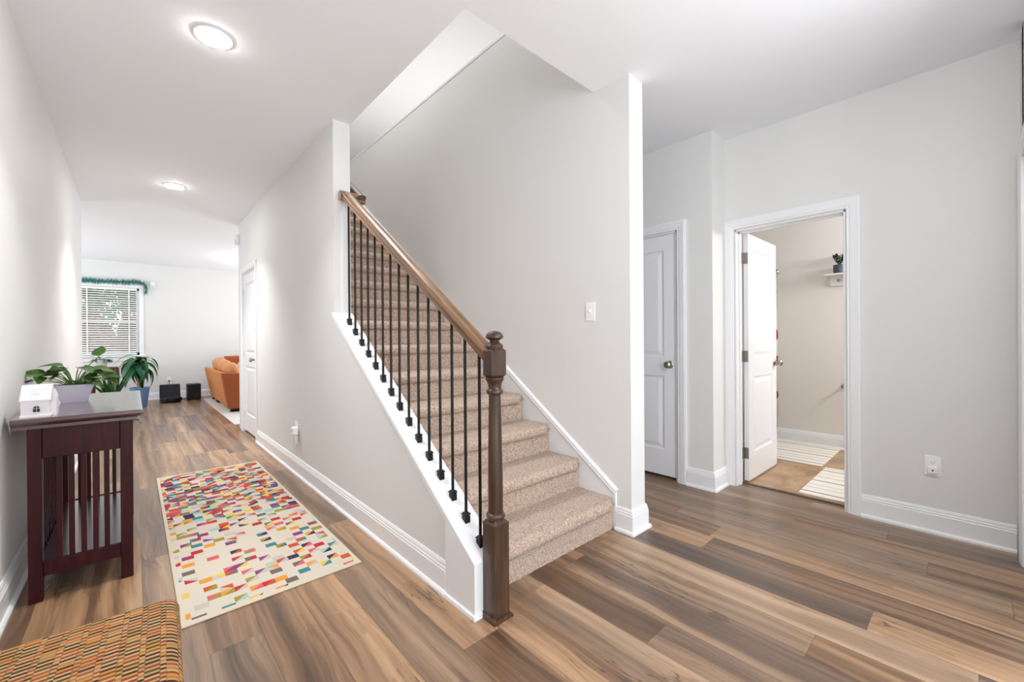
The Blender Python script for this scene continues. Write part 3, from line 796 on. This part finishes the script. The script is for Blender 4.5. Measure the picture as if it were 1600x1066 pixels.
bm = B(); lathe(bm, [(.0045, 0), (.0045, .001)], (3.4692, .144, .375), 12, 'x'); obj('sensor_dot', bm, 'slot_dark', t_)
bx = plate('wall_outlet', (1.055, 3.98, .40), 'x-', 'white wall outlet on the long hall wall behind the runner', 'outlet', False)
t_ = thing('plug_in_freshener', (1.047, 3.93, .38), 'white plug-in device with a hanging tag on the long hall wall', 'plug adapter')
bm = B(); box(bm, *bx(-.085, -.010, -.045, .02, .0079, .050, .008)); obj('housing', bm, 'white_plastic', t_)
bm = B(); box(bm, *bx(-.080, -.035, -.125, -.045, .012, .040, .006)); obj('refill', bm, 'white_ceramic', t_)
bm = B(); lathe(bm, [(.006, 0), (.006, .001)], (1.0042, 3.935, .39), 12, 'x'); obj('sensor_dot', bm, 'slot_dark', t_)
bx = plate('wall_outlet', (.535, FAR, .385), 'y-', 'white wall outlet with a black plug above the black docking station', 'outlet', False)
t_ = thing('power_plug', (.535, FAR-.008, .37), 'black power plug and cord in the far wall outlet', 'plug')
bm = B(); box(bm, *bx(-.016, .016, -.03, -.006, .0079, .035, .004)); obj('plug_head', bm, 'black_plastic', t_)
bm = tube(B(), [(.535, FAR-.035, .367), (.537, FAR-.045, .34), (.53, FAR-.03, .25), (.54, FAR-.04, .2)], .004, 6); obj('cord', bm, 'black_plastic', t_, smooth=True)
# sensors
t_ = thing('motion_sensor', (1.055, 6.61, 2.55), 'small white sensor box high on the hall wall corner above the closed hall door', 'sensor')
bm = B(); box(bm, 1.015, 1.055, 6.56, 6.645, 2.47, 2.60, .008); obj('housing', bm, 'white_plastic', t_)
bm = B(); box(bm, 1.010, 1.016, 6.57, 6.635, 2.485, 2.53, .002); obj('lens', bm, 'white_ceramic', t_)
t_ = thing('wall_sensor', (.29, FAR, 2.33), 'small white box on the far wall right of the green garland', 'sensor')
bm = B(); box(bm, .25, .325, FAR-.03, FAR, 2.275, 2.385, .006); obj('housing', bm, 'white_plastic', t_)
bm = B(); box(bm, .262, .313, FAR-.033, FAR-.029, 2.29, 2.32, .001); obj('grille', bm, 'white_ceramic', t_)

# ------------------------------------------------------------------ console table
TX0, TX1, TY0, TY1, TZ = -.395, .030, 2.752, 3.872, .83
console = thing('console_table', ((TX0+TX1)/2, (TY0+TY1)/2, 0), 'dark mahogany slatted console table against the left hall wall', 'console table')
bm = B()
def ogee(e): return [(e*0, TZ), (0, TZ)]
lay = [(0.0, TZ-.002), (.0, TZ), (0, TZ-.012)]
pr = [(-.006, TZ), (0, TZ-.004), (0, TZ-.016), (-.004, TZ-.022), (-.012, TZ-.030), (-.020, TZ-.034), (-.020, TZ-.048)]
rings = []
for d, z in pr:
    rings.append([bm.verts.new(p) for p in ((TX0-d*0, TY0-d, z), (TX1+d, TY0-d, z), (TX1+d, TY1+d, z), (TX0, TY1+d, z))])
for a_, b_ in zip(rings, rings[1:]):
    for i in range(4): bm.faces.new((a_[i], a_[(i+1) % 4], b_[(i+1) % 4], b_[i]))
bm.faces.new(rings[0]); bm.faces.new(rings[-1][::-1])
obj('tabletop', bm, 'console_top_wood', console)
LX = ((-.353, -.309), (-.053, -.008)); LY = ((2.800, 2.845), (3.785, 3.830)); ZL = TZ-.048
for a, b in LX:
    for c, d in LY:
        bm = B(); box(bm, a, b, c, d, 0, ZL, .003); obj('leg', bm, 'console_wood', console)
for c in (2.812, 3.80):
    bm = B(); box(bm, -.309, -.053, c, c+.022, .640, ZL, .002); obj('end_rail', bm, 'console_wood', console)
    bm = B(); box(bm, -.309, -.053, c, c+.022, .107, .172, .002); obj('end_rail', bm, 'console_wood', console)
    for k in range(5):
        x = -.258 + .0393*k
        bm = B(); box(bm, x-.0095, x+.0095, c+.003, c+.018, .168, .645, .001); obj('slat', bm, 'console_wood', console)
bm = B(); box(bm, -.345, -.325, 2.845, 3.785, .70, ZL); obj('back_rail', bm, 'console_wood', console)
bm = B(); box(bm, -.345, -.325, 2.845, 3.785, .107, .16); obj('back_rail', bm, 'console_wood', console)
for k in range(14):
    y = 2.895 + .064*k
    bm = B(); box(bm, -.342, -.328, y-.010, y+.010, .155, .705); obj('back_slat', bm, 'console_wood', console)
bm = B(); box(bm, -.30, -.03, 2.845, 3.785, .675, ZL); obj('drawer_box', bm, 'console_wood', console)
for k in range(2):
    y0 = 2.85+.47*k
    bm = B(); box(bm, -.03, -.006, y0, y0+.46, .672, ZL-.004, .003); dr = obj('drawer', bm, 'console_wood', console)
    ym = y0+.23
    bm = tube(B(), [(-.006, ym-.04, .735), (.018, ym-.035, .73), (.026, ym, .715), (.018, ym+.035, .73), (-.006, ym+.04, .735)], .005, 8); obj('pull', bm, 'nickel', dr, smooth=True)
bm = B(); box(bm, -.325, -.02, 2.834, 3.80, .150, .168, .002); obj('lower_shelf', bm, 'console_top_wood', console)

# ------------------------------------------------------------------ ceramic house
HX0, HX1, HY0, HY1 = -.368, -.282, 2.785, 2.93
house = thing('ceramic_house', ((HX0+HX1)/2, (HY0+HY1)/2, TZ), 'small white ceramic house ornament at the near end of the console', 'ornament')
bm = B(); xm = (HX0+HX1)/2
box(bm, HX0, HX1, HY0, HY1, TZ, TZ+.078)
box(bm, HX0-.004, HX1+.004, HY0-.004, HY1+.004, TZ, TZ+.012, .002)
box(bm, HX1-.004, HX1+.016, HY0+.055, HY1-.02, TZ, TZ+.085); 
prism(bm, [(HX1-.004, .085), (HX1+.006, .118), (HX1+.016, .085)], lambda u, v, w: (u, w, TZ+v), HY0+.055, HY1-.02)
obj('house_body', bm, 'white_ceramic', house)
bm = B(); ov = .005
prism(bm, [(HY0-ov, .074), (HY0-ov, .080), (HY0+.062, .143), (HY1-.062, .143), (HY1+ov, .080), (HY1+ov, .074)], lambda u, v, w: (w, u, TZ+v), HX0-.003, HX1+.004)
obj('roof', bm, 'house_roof', house)
bm = B(); 
for sx in (-1, 1):
    box(bm, xm+.004+sx*.0056-.0043, xm+.004+sx*.0056+.0043, HY0-.0050, HY0-.0005, TZ+.026, TZ+.040)
    prism(bm, [(sx*.0015, .043), (sx*.0098, .043), (sx*.0072, .049), (sx*.0015, .0525)], lambda u, v, w: (xm+.004+u, w, TZ+v), HY0-.0050, HY0-.0005)
obj('arched_window', bm, 'slot_dark', house)
bm = B(); prism(bm, [(HY0+.016, .101), (HY0+.040, .1245), (HY0+.040, .1265), (HY0+.016, .103)], lambda u, v, w: (w, u, TZ+v), xm-.014, xm+.010)
obj('skylight', bm, 'pale_planter', house)

# ------------------------------------------------------------------ leaves and plants
def leaf_mesh(name, L, W, mat, droop=.25, fold=.12, tip=.5, n=10, wave=0.):
    """leaf along +X from the origin, curling down"""
    bm = B(); rows = []
    for i in range(n+1):
        t = i/n; w = W*(sin(pi*t**tip))**.75 if 0 < t < 1 else W*.04
        ang = -droop*t*t; x = L*(t - .18*droop*droop*t**3); z = -L*droop*.5*t*t
        wv = wave*sin(t*14)
        rows.append([bm.verts.new((x, s*w*.5, z + abs(s)*fold*w + wv*s*s)) for s in (-1, -.5, 0, .5, 1)])
    for a, b in zip(rows, rows[1:]):
        for k in range(4): bm.faces.new((a[k], a[k+1], b[k+1], b[k]))
    bmesh.ops.solidify(bm, geom=bm.faces[:], thickness=.0012)
    return mesh_of(bm, name, mat, True)
def put_leaf(me, parent, base, yaw, pitch, s=1., roll=0., name='leaf'):
    o = bpy.data.objects.new(name, me); COL.objects.link(o); o.parent = parent
    o.location = Vector(base) - Vector(root_origin(parent)); o.rotation_euler = Euler((roll, -pitch, yaw), 'XYZ'); o.scale = (s, s, s)
    return o
# --- potted plant on the console
PXc, PYc = -.250, 3.42
pot1 = thing('potted_plant', (PXc, PYc, TZ), 'leafy green plant in a pale lilac tapered square planter on the console', 'potted plant')
bm = B()
def tapered(bm, cx, cy, z0, z1, b, t, th=.006, lipz=.0):
    rs = [(b, z0), (t, z1), (t-th, z1), (t-th-.004, z1-.018)]
    rings = [[bm.verts.new((cx+sx*w[0], cy+sy*w[1], z)) for sx, sy in ((-1, -1), (1, -1), (1, 1), (-1, 1))] for w, z in [((q if isinstance(q, tuple) else (q, q)), z) for q, z in rs]]
    for a_, b_ in zip(rings, rings[1:]):
        for i in range(4): bm.faces.new((a_[i], a_[(i+1) % 4], b_[(i+1) % 4], b_[i]))
    bm.faces.new(rings[0][::-1]); bm.faces.new(rings[-1])
tapered(bm, PXc, PYc, TZ, TZ+.098, .050, .080)
obj('planter', bm, 'pale_planter', pot1)
bm = B(); box(bm, PXc-.068, PXc+.068, PYc-.068, PYc+.068, TZ+.078, TZ+.092); obj('soil', bm, 'soil', pot1)
lm = leaf_mesh('leaf', .092, .062, 'leaf_green', .45, .10, .62)
rnd = random.Random(3)
def bush(parent, cx, cy, z0, spots, me, stem_r=.0026, stem_mat='leaf_green'):
    for (dx, dy, dz, yaw, pit, s) in spots:
        b = Vector((cx+dx*.18, cy+dy*.18, z0)); e = Vector((cx+dx, cy+dy, z0+dz)); mid = b.lerp(e, .5) + Vector((0, 0, dz*.18))
        sb = tube(B(), [b, b.lerp(mid, .5)+Vector((0, 0, .006)), mid, mid.lerp(e, .6), e], [stem_r*1.2, stem_r, stem_r, stem_r*.8, stem_r*.6], 6)
        obj('stem', sb, stem_mat, parent, smooth=True)
        put_leaf(me, parent, e, yaw, pit, s, rnd.uniform(-.5, .5))
spots = []
for k in range(30):
    dx = rnd.uniform(-.125, .165); dy = rnd.uniform(-.10, .12); dz = rnd.uniform(.025, .125) * (1.0 - .9*abs(dx-.0)/.34)
    yaw = math.atan2(dy-.05, dx) + rnd.uniform(-.8, .8)
    spots.append((dx, dy, dz, yaw, rnd.uniform(-.55, .35), rnd.uniform(.6, 1.05)))
spots += [(-.10, -.06, .075, pi*1.05, .1, 1.25), (-.145, -.05, .040, pi*1.1, -.25, 1.05), (.10, -.03, .165, pi*.5, .8, 1.05), (-.04, -.05, .115, pi*.95, .15, 1.15), (.12, -.05, .055, -.5, -.5, 1.0), (.02, -.06, .105, -.9, -.1, 1.1)]
bush(pot1, PXc, PYc, TZ+.09, spots, lm)
# --- corn plant in a blue pot by the far wall
CX, CYp = .072, 9.95
corn = thing('corn_plant', (CX, CYp, 0), 'corn plant with long arching leaves in a blue pot on the floor by the window', 'potted plant')
bm = lathe(B(), [(.085, 0), (.10, .02), (.135, .34), (.142, .345), (.142, .362), (.128, .362), (.126, .33)], (CX, CYp, 0), 28); obj('pot', bm, 'blue_glaze', corn, smooth=True)
bm = lathe(B(), [(.126, .325), (.02, .335)], (CX, CYp, 0), 20); obj('soil', bm, 'soil', corn)
bm = tube(B(), [(CX-.01, CYp, .33), (CX-.012, CYp, .5), (CX-.018, CYp, .66), (CX-.012, CYp, .80)], [.026, .024, .024, .022], 10); obj('trunk', bm, 'trunk_tan', corn, smooth=True)
l1 = leaf_mesh('leaf', .50, .125, 'leaf_dark', 1.75, .10, .55, 14, .004); l2 = leaf_mesh('leaf', .44, .12, 'leaf_teal', 1.9, .10, .55, 14, .004)
rnd = random.Random(12)
for k in range(34):
    yaw = k*2.4; lev = k/34
    put_leaf(l1 if k % 3 else l2, corn, (CX-.012, CYp, .70+.16*lev), yaw, -.25 + 1.15*lev + rnd.uniform(-.15, .15), rnd.uniform(.62, .92), rnd.uniform(-.3, .3))
# --- plant stand and plants near the window
SX, SY = -.37, 10.72
stand = thing('plant_stand', (SX, SY, 0), 'dark red wooden plant stand below the far window', 'stand')
bm = B(); box(bm, SX-.20, SX+.155, SY-.16, SY+.16, .69, .715, .006); obj('tabletop', bm, 'mahogany_plain', stand)
for sx, sy in ((-.18, -.14), (.135, -.14), (.135, .14), (-.18, .14)):
    bm = tube(B(), [(SX+sx, SY+sy, 0), (SX+sx, SY+sy, .2), (SX+sx, SY+sy, .45), (SX+sx, SY+sy, .60), (SX+sx, SY+sy, .69)], [.016, .022, .030, .034, .026], 10); obj('leg', bm, 'mahogany_plain', stand, smooth=True)
bm = B(); box(bm, SX-.19, SX+.145, SY-.15, SY-.135, .60, .69); obj('apron', bm, 'mahogany_plain', stand)
blade = thing('strap_leaf_plant', (-.27, 9.2, 0), 'tall plant with upright strap-shaped leaves on the floor behind the console', 'potted plant')
bm = lathe(B(), [(.10, 0), (.14, .26), (.147, .265), (.147, .28), (.132, .28), (.13, .25)], (-.27, 9.2, 0), 24); obj('pot', bm, 'slate_pot', blade, smooth=True)
bm = lathe(B(), [(.13, .25), (.02, .255)], (-.27, 9.2, 0), 18); obj('soil', bm, 'soil', blade)
b1 = leaf_mesh('leaf', .52, .075, 'leaf_dark', .22, .16, .75, 12); b2 = leaf_mesh('leaf', .46, .07, 'leaf_green', .35, .16, .75, 12)
rnd = random.Random(5)
for k in range(16):
    yaw = rnd.uniform(0, 6.28); put_leaf(b1 if k % 2 else b2, blade, (-.27+.05*cos(yaw), 9.2+.05*sin(yaw), .24), yaw, rnd.uniform(1.05, 1.42), rnd.uniform(.75, 1.02))
for x, p in ((-.30, 1.5), (-.33, 1.35), (-.25, 1.45)):
    put_leaf(b1, blade, (x, 9.15, .24), pi*.98, p, 1.0)
sill = thing('trailing_plant', (-.46, FAR-.12, WZ0), 'pale green trailing plant in a white pot at the foot of the far window', 'potted plant')
# stands on the plant stand, tall pot reaching the sill
bm = lathe(B(), [(.070, .715), (.095, .86), (.10, .865), (.10, .885), (.088, .885), (.085, .86)], (-.44, 10.72, 0), 24)
sill.location = (-.44, 10.72, .715)
obj('pot', bm, 'white_ceramic', sill, smooth=True)
bm = lathe(B(), [(.085, .858), (.02, .864)], (-.44, 10.72, 0), 18); obj('soil', bm, 'soil', sill)
ls = leaf_mesh('leaf', .15, .05, 'leaf_teal', .9, .10, .6)
rnd = random.Random(9)
for k in range(26):
    yaw = rnd.uniform(0, 6.28); put_leaf(ls, sill, (-.44+.05*cos(yaw), 10.72+.05*sin(yaw), .86), yaw, rnd.uniform(-.1, 1.0), rnd.uniform(.7, 1.25))

# ------------------------------------------------------------------ garland
gl = B(); rnd = random.Random(21)
gp = [(-.9, 2.335), (-.5, 2.335), (-.2, 2.345), (.0, 2.355), (.08, 2.36), (.14, 2.345), (.185, 2.30), (.195, 2.24), (.185, 2.17), (.16, 2.13)]
pts = []
for a, b in zip(gp, gp[1:]):
    m = max(2, int(math.hypot(b[0]-a[0], b[1]-a[1])/.012))
    pts += [(a[0]+(b[0]-a[0])*k/m, a[1]+(b[1]-a[1])*k/m) for k in range(m)]
garland = thing('tinsel_garland', (.0, FAR-.05, 2.35), 'teal green garland draped over the top of the far window', 'garland')
obj('cord', tube(B(), [(x, FAR-.06, z) for x, z in pts], .006, 6), 'tinsel', garland)
for x, z in pts:
    for k in range(11):
        a = rnd.uniform(0, 6.28); e = rnd.uniform(-.7, .7); r = rnd.uniform(.02, .078)
        d = Vector((e, cos(a), sin(a))).normalized()*r; c = Vector((x, FAR-.06, z)); s = Vector((.0025, .0, .0025)) if abs(d.z) < abs(d.x) else Vector((.004, 0, 0))
        tip = c + d
        tip.y = min(tip.y, FAR-.006)
        gl.faces.new([gl.verts.new(c-s), gl.verts.new(c+s), gl.verts.new(tip+s*.4), gl.verts.new(tip-s*.4)])
f = obj('tinsel', gl, 'tinsel', garland); f['kind'] = 'stuff'

# ------------------------------------------------------------------ runner rug
RY0 = 2.140
bm = B(); box(bm, .134, .874, RY0, RY0+2.5, 0.0005, .008, .003)
o = obj('runner_rug', bm, 'runner', org=(.134, RY0, 0)); tag(o, 'cream runner rug with multicoloured triangle patches on the hall floor', 'rug')

# ------------------------------------------------------------------ woven bench
bench_a = radians(-7.0)
bo = Vector((-.175, 1.03, 0))
bench = thing('bench', bo, 'upholstered bench with orange woven fabric seat at the lower left corner', 'bench')
Rb = Matrix.Translation(bo) @ Matrix.Rotation(bench_a*.35, 4, 'Z')
def cushion(w, l, h, z0, rad, nx=16, ny=40):
    bm = B(); uv = bm.loops.layers.uv.new('UVMap')
    # superellipsoid-like rounded box made from a subdivided cube, with UVs wrapped over the edges
    def surf(u, v):      # u, v measured along the fabric from the centre
        def wrap(t, half):
            s = 1 if t >= 0 else -1; t = abs(t); fl = half-rad
            if t <= fl: return s*t, 0.
            q = t-fl; L = rad*pi/2
            if q <= L: a = q/rad; return s*(fl+rad*sin(a)), -(rad-rad*cos(a))
            return s*half, -(rad + (q-L))
        x, dz1 = wrap(u, w/2); y, dz2 = wrap(v, l/2)
        return Vector((x, y, z0+h + min(dz1, dz2) if False else z0+h+max(-(h), dz1+dz2)))
    crown = .010
    U = w/2-rad+rad*pi/2+(h-rad); V = l/2-rad+rad*pi/2+(h-rad)
    fu = w/2-rad; us = [-U, -(U-(h-rad)*.5)] + [-(fu+rad*pi/2*k/8) for k in range(8, 0, -1)] + [-fu+2*fu*k/nx for k in range(nx+1)] + [fu+rad*pi/2*k/8 for k in range(1, 9)] + [U-(h-rad)*.5, U]
    fv = l/2-rad; vs_ = [-V, -(V-(h-rad)*.5)] + [-(fv+rad*pi/2*k/8) for k in range(8, 0, -1)] + [-fv+2*fv*k/ny for k in range(ny+1)] + [fv+rad*pi/2*k/8 for k in range(1, 9)] + [V-(h-rad)*.5, V]
    g = {}
    for i, u in enumerate(us):
        for j, v in enumerate(vs_):
            p = surf(u, v)
            p.z += crown*max(0, 1-(u/(w/2))**2)*max(0, 1-(v/(l/2))**2)
            g[i, j] = bm.verts.new(p)
    for i in range(len(us)-1):
        for j in range(len(vs_)-1):
            f = bm.faces.new((g[i, j], g[i+1, j], g[i+1, j+1], g[i, j+1]))
            for lp, (a, b) in zip(f.loops, ((i, j), (i+1, j), (i+1, j+1), (i, j+1))): lp[uv].uv = (us[a], vs_[b])
    return bm
bm = cushion(.49, .98, .11, .345, .035); bm.transform(Rb); obj('seat_cushion', bm, 'weave', bench, smooth=True, angle=180)
bm = B(); box(bm, -.235, .235, -.48, .48, .29, .35, .004); bm.transform(Rb); obj('frame', bm, 'console_wood', bench)
for sx in (-1, 1):
    for sy_ in (-1, 1):
        bm = B(); box(bm, sx*.21-.022, sx*.21+.022, sy_*.45-.022, sy_*.45+.022, 0, .30, .003); bm.transform(Rb); obj('leg', bm, 'console_wood', bench)

# ------------------------------------------------------------------ bathroom
def matrug(x0, x1, y0, y1, label):
    bm = B(); nx, ny = 24, 24
    box(bm, x0, x1, y0, y1, .0045, .014, .003)
    o = obj('bath_mat', bm, 'mat_stripes', org=(x0, y0, .004)); tag(o, label, 'bath mat', None)
matrug(4.54, 5.385, .885, 1.55, 'white striped bath mat along the bathroom back wall')
matrug(3.665, 4.53, .02, .858, 'white striped bath mat nearest the bathroom doorway')
sh = thing('wall_shelf', (5.42, .72, 1.80), 'small white wall shelf with a peg rail on the bathroom wall', 'shelf')
bm = B(); box(bm, 5.28, 5.42, .47, 1.005, 1.803, 1.818, .002); obj('shelf_board', bm, 'trim_paint', sh)
bm = B(); box(bm, 5.402, 5.42, .50, .975, 1.70, 1.803, .002); obj('back_board', bm, 'trim_paint', sh)
for y in (.895, .74, .585):
    bm = lathe(B(), [(.008, 5.402), (.008, 5.375), (.015, 5.37), (.015, 5.362), (.004, 5.358)], (0, y, 1.752), 12, 'x'); obj('peg', bm, 'nickel', sh, smooth=True)
PX, PY, PZ = 5.345, .885, 1.818
bp = thing('succulent_plant', (PX, PY, PZ), 'small dark green plant in a grey-blue round pot on the bathroom shelf', 'potted plant')
bm = lathe(B(), [(.040, PZ), (.046, PZ+.006), (.052, PZ+.012), (.053, PZ+.088), (.047, PZ+.088), (.046, PZ+.074)], (PX, PY, 0), 28); obj('pot', bm, 'slate_pot', bp, smooth=True)
bm = lathe(B(), [(.046, PZ+.074), (.01, PZ+.077)], (PX, PY, 0), 16); obj('soil', bm, 'soil', bp)
zl = leaf_mesh('leaf', .036, .019, 'leaf_bath', .3, .12, .6, 6)
rnd = random.Random(4)
for k in range(8):
    yaw = k*2*pi/8 + .3; lean = .42 if k % 2 else .22
    base = Vector((PX, PY, PZ+.072)); tip = base + Vector((cos(yaw)*lean*.13, sin(yaw)*lean*.13, .10))
    obj('stem', tube(B(), [base, base.lerp(tip, .5), tip], [.0035, .003, .002], 6), 'leaf_bath', bp, smooth=True)
    for j in range(8):
        put_leaf(zl, bp, base.lerp(tip, .35+.65*j/7), yaw+(pi/2 if j % 2 else -pi/2)+rnd.uniform(-.4, .4), .55+.06*j, .8+.05*j)
hl = thing('paper_holder', (5.42, .86, .66), 'chrome paper holder post low on the bathroom wall', 'holder')
bm = lathe(B(), [(.026, 5.42), (.026, 5.412), (.012, 5.408), (.011, 5.37), (.020, 5.365), (.022, 5.352), (.012, 5.345)], (0, .86, .66), 20, 'x'); obj('post', bm, 'nickel', hl, smooth=True)
bm = tube(B(), [(5.36, .86, .66), (5.36, .70, .66)], .009, 12); obj('roller', bm, 'nickel', hl, smooth=True)
rd = thing('curtain_rod', (5.42, 1.475, 1.93), 'chrome shower curtain rod end on the bathroom wall', 'curtain rod')
bm = tube(B(), [(5.42, 1.475, 1.915), (3.75, 1.475, 1.915)], .0125, 12); obj('rod', bm, 'nickel', rd, smooth=True)
bm = lathe(B(), [(.034, 5.42), (.034, 5.412), (.022, 5.404), (.016, 5.392)], (0, 1.475, 1.915), 20, 'x'); obj('flange', bm, 'nickel', rd, smooth=True)
def drape(x0, x1, y, z0, z1, amp, per, n=120):
    bm = B(); A = []
    for k in range(n+1):
        x = x0+(x1-x0)*k/n; yy = y+amp*sin(x*2*pi/per)
        A.append((bm.verts.new((x, yy, z0)), bm.verts.new((x, yy+.0, (z0+z1)/2)), bm.verts.new((x, y+amp*.5*sin(x*2*pi/per), z1))))
    for a_, b_ in zip(A, A[1:]):
        for k in range(2): bm.faces.new((a_[k], b_[k], b_[k+1], a_[k+1]))
    bmesh.ops.solidify(bm, geom=bm.faces[:], thickness=.002); return bm
sc = thing('shower_curtain', (4.6, 1.46, .2), 'white shower curtain with orange and navy leaf print behind the open bathroom door', 'curtain')
obj('printed_curtain', drape(4.35, 5.33, 1.430, .30, 1.89, .018, .11), 'curtain_print', sc, smooth=True, angle=180)
obj('liner', drape(4.3, 5.40, 1.462, .16, 1.89, .008, .15), 'curtain_white', sc, smooth=True, angle=180)

# ------------------------------------------------------------------ living room
bm = B(); box(bm, 1.035, 4.4, 6.9, 10.45, .0005, .012, .003); o = obj('area_rug', bm, 'pale_rug', org=(2.7, 8.6, 0)); tag(o, 'plain pale area rug under the orange sofa', 'rug')
sofa = thing('sofa', (1.6, 9.2, .012), 'orange leather sofa seen from behind on the pale rug', 'sofa')
def backseg(y0, y1, x_off=0):
    bm = B(); prism(bm, [(1.155+x_off, .065), (1.045+x_off, .655), (1.06+x_off, .668), (1.10+x_off, .662), (1.23+x_off, .065)], lambda u, v, w: (u, w, v), y0, y1)
    bmesh.ops.bevel(bm, geom=bm.edges[:], offset=.014, segments=3, profile=.5, affect='EDGES'); return bm
obj('back_panel', backseg(8.12, 9.62), 'sofa_orange', sofa, smooth=True)
obj('back_panel', backseg(9.63, 10.35), 'sofa_orange', sofa, smooth=True)
bm = B(); prism(bm, [(1.14, .065), (1.045, .655), (1.95, .60), (1.95, .065)], lambda u, v, w: (u, w, v), 8.10, 8.28); bmesh.ops.bevel(bm, geom=bm.edges[:], offset=.012, segments=3, profile=.5, affect='EDGES'); obj('arm', bm, 'sofa_brown', sofa, smooth=True)
bm = B(); box(bm, 1.25, 2.0, 8.28, 10.35, .065, .42, .03); obj('seat', bm, 'sofa_orange', sofa, smooth=True)
for y in (8.14, 9.55, 9.72, 10.25):
    bm = B(); box(bm, 1.17, 1.85 if y < 9 else 1.26, y, y+.08, .012, .07); obj('foot', bm, 'black_plastic', sofa)
def pillow(name, c, sx, sy_, sz_, rz_, ry_, mat, label, cat, group=None, power=2.6):
    bm = B(); bmesh.ops.create_uvsphere(bm, u_segments=28, v_segments=16, radius=1.)
    for v in bm.verts:
        n_ = (abs(v.co.x)**power+abs(v.co.y)**power+abs(v.co.z)**power)**(1/power); v.co /= n_
        v.co = Vector((v.co.x*sx, v.co.y*sy_, v.co.z*sz_))
    bm.transform(Matrix.Translation(c) @ Euler((0, ry_, rz_)).to_matrix().to_4x4())
    o = obj(name, bm, mat, org=(c[0], c[1], c[2]-sz_), smooth=True, angle=180); tag(o, label, cat, group); return o
pillow('back_cushion', (1.25, 8.64, .655), .115, .30, .155, 0, -.28, 'cushion_orange', 'orange back cushion nearest the viewer, leaning over the sofa back', 'cushion', 'orange back cushions on the sofa')
pillow('back_cushion', (1.25, 9.22, .675), .115, .27, .155, 0, -.28, 'cushion_orange', 'orange back cushion in the middle of the sofa back', 'cushion', 'orange back cushions on the sofa')
pillow('back_cushion', (1.255, 9.83, .70), .12, .32, .165, 0, -.28, 'cushion_orange', 'orange back cushion farthest from the viewer on the sofa', 'cushion', 'orange back cushions on the sofa')
pillow('throw_pillow', (1.56, 9.0, .68), .10, .20, .15, .5, -.5, 'throw_white', 'white and blue throw pillow behind the orange back cushions', 'pillow')
s2 = thing('loveseat', (2.1, 10.55, .0), 'brown leather loveseat back standing beyond the orange sofa', 'sofa')
bm = B(); prism(bm, [(10.62, .06), (10.50, .84), (10.60, .865), (10.75, .85), (10.86, .06)], lambda u, v, w: (w, u, v), 1.42, 3.1)
bmesh.ops.bevel(bm, geom=bm.edges[:], offset=.02, segments=3, profile=.5, affect='EDGES'); obj('back_panel', bm, 'sofa_brown', s2, smooth=True)
for x in (1.5, 2.95):
    bm = B(); box(bm, x, x+.07, 10.66, 10.82, 0, .07); obj('foot', bm, 'black_plastic', s2)
sub = thing('subwoofer', (.90, 10.65, 0), 'black subwoofer box beside the orange sofa', 'speaker')
bm = B(); box(bm, .785, 1.005, 10.50, 10.80, .008, .315, .006); obj('cabinet', bm, 'black_plastic', sub)
bm = lathe(B(), [(.055, 10.499), (.055, 10.494), (.042, 10.492), (.034, 10.4985)], (.905, 0, .10), 24, 'y'); obj('port', bm, 'slot_dark', sub, smooth=True)
for x in (.80, .97):
    for y in (10.52, 10.76):
        bm = lathe(B(), [(.012, 0), (.012, .009)], (x+.01, y, 0), 10); obj('foot', bm, 'slot_dark', sub)
dock = thing('docking_station', (.53, 10.75, 0), 'black charging dock with a flat upright panel against the far wall', 'dock')
bm = B(); prism(bm, [(10.62, .06), (10.72, .315), (10.735, .32), (10.82, .32), (10.82, 0), (10.60, 0), (10.60, .03)], lambda u, v, w: (w, u, v), .37, .685); bmesh.ops.bevel(bm, geom=bm.edges[:], offset=.008, segments=2, profile=.5, affect='EDGES'); obj('housing', bm, 'grey_plastic', dock)
bm = B(); box(bm, .375, .68, 10.45, 10.62, 0, .012, .003); obj('ramp', bm, 'black_plastic', dock)
bm = tube(B(), [(.68, 10.78, .03), (.73, 10.74, .012), (.78, 10.82, .012), (.84, 10.9, .012)], .006, 6); obj('power_cord', bm, 'black_plastic', dock, smooth=True)
rv = thing('robot_vacuum', (.53, 10.40, .012), 'round black robot vacuum parked in the charging dock', 'robot vacuum')
bm = lathe(B(), [(.150, .022), (.162, .030), (.164, .085), (.158, .095), (.13, .100), (.01, .101)], (.53, 10.40, 0), 36); obj('body', bm, 'black_plastic', rv, smooth=True)
bm = lathe(B(), [(.042, .100), (.042, .104), (.036, .107), (.005, .108)], (.53, 10.40, 0), 24); obj('button_cap', bm, 'grey_plastic', rv, smooth=True)
for sx in (-.1, .1):
    bm = lathe(B(), [(.012, -.012+sx), (.036, -.010+sx), (.036, .010+sx), (.012, .012+sx)], (.53, 10.40, .048), 16, 'x'); obj('wheel', bm, 'slot_dark', rv)
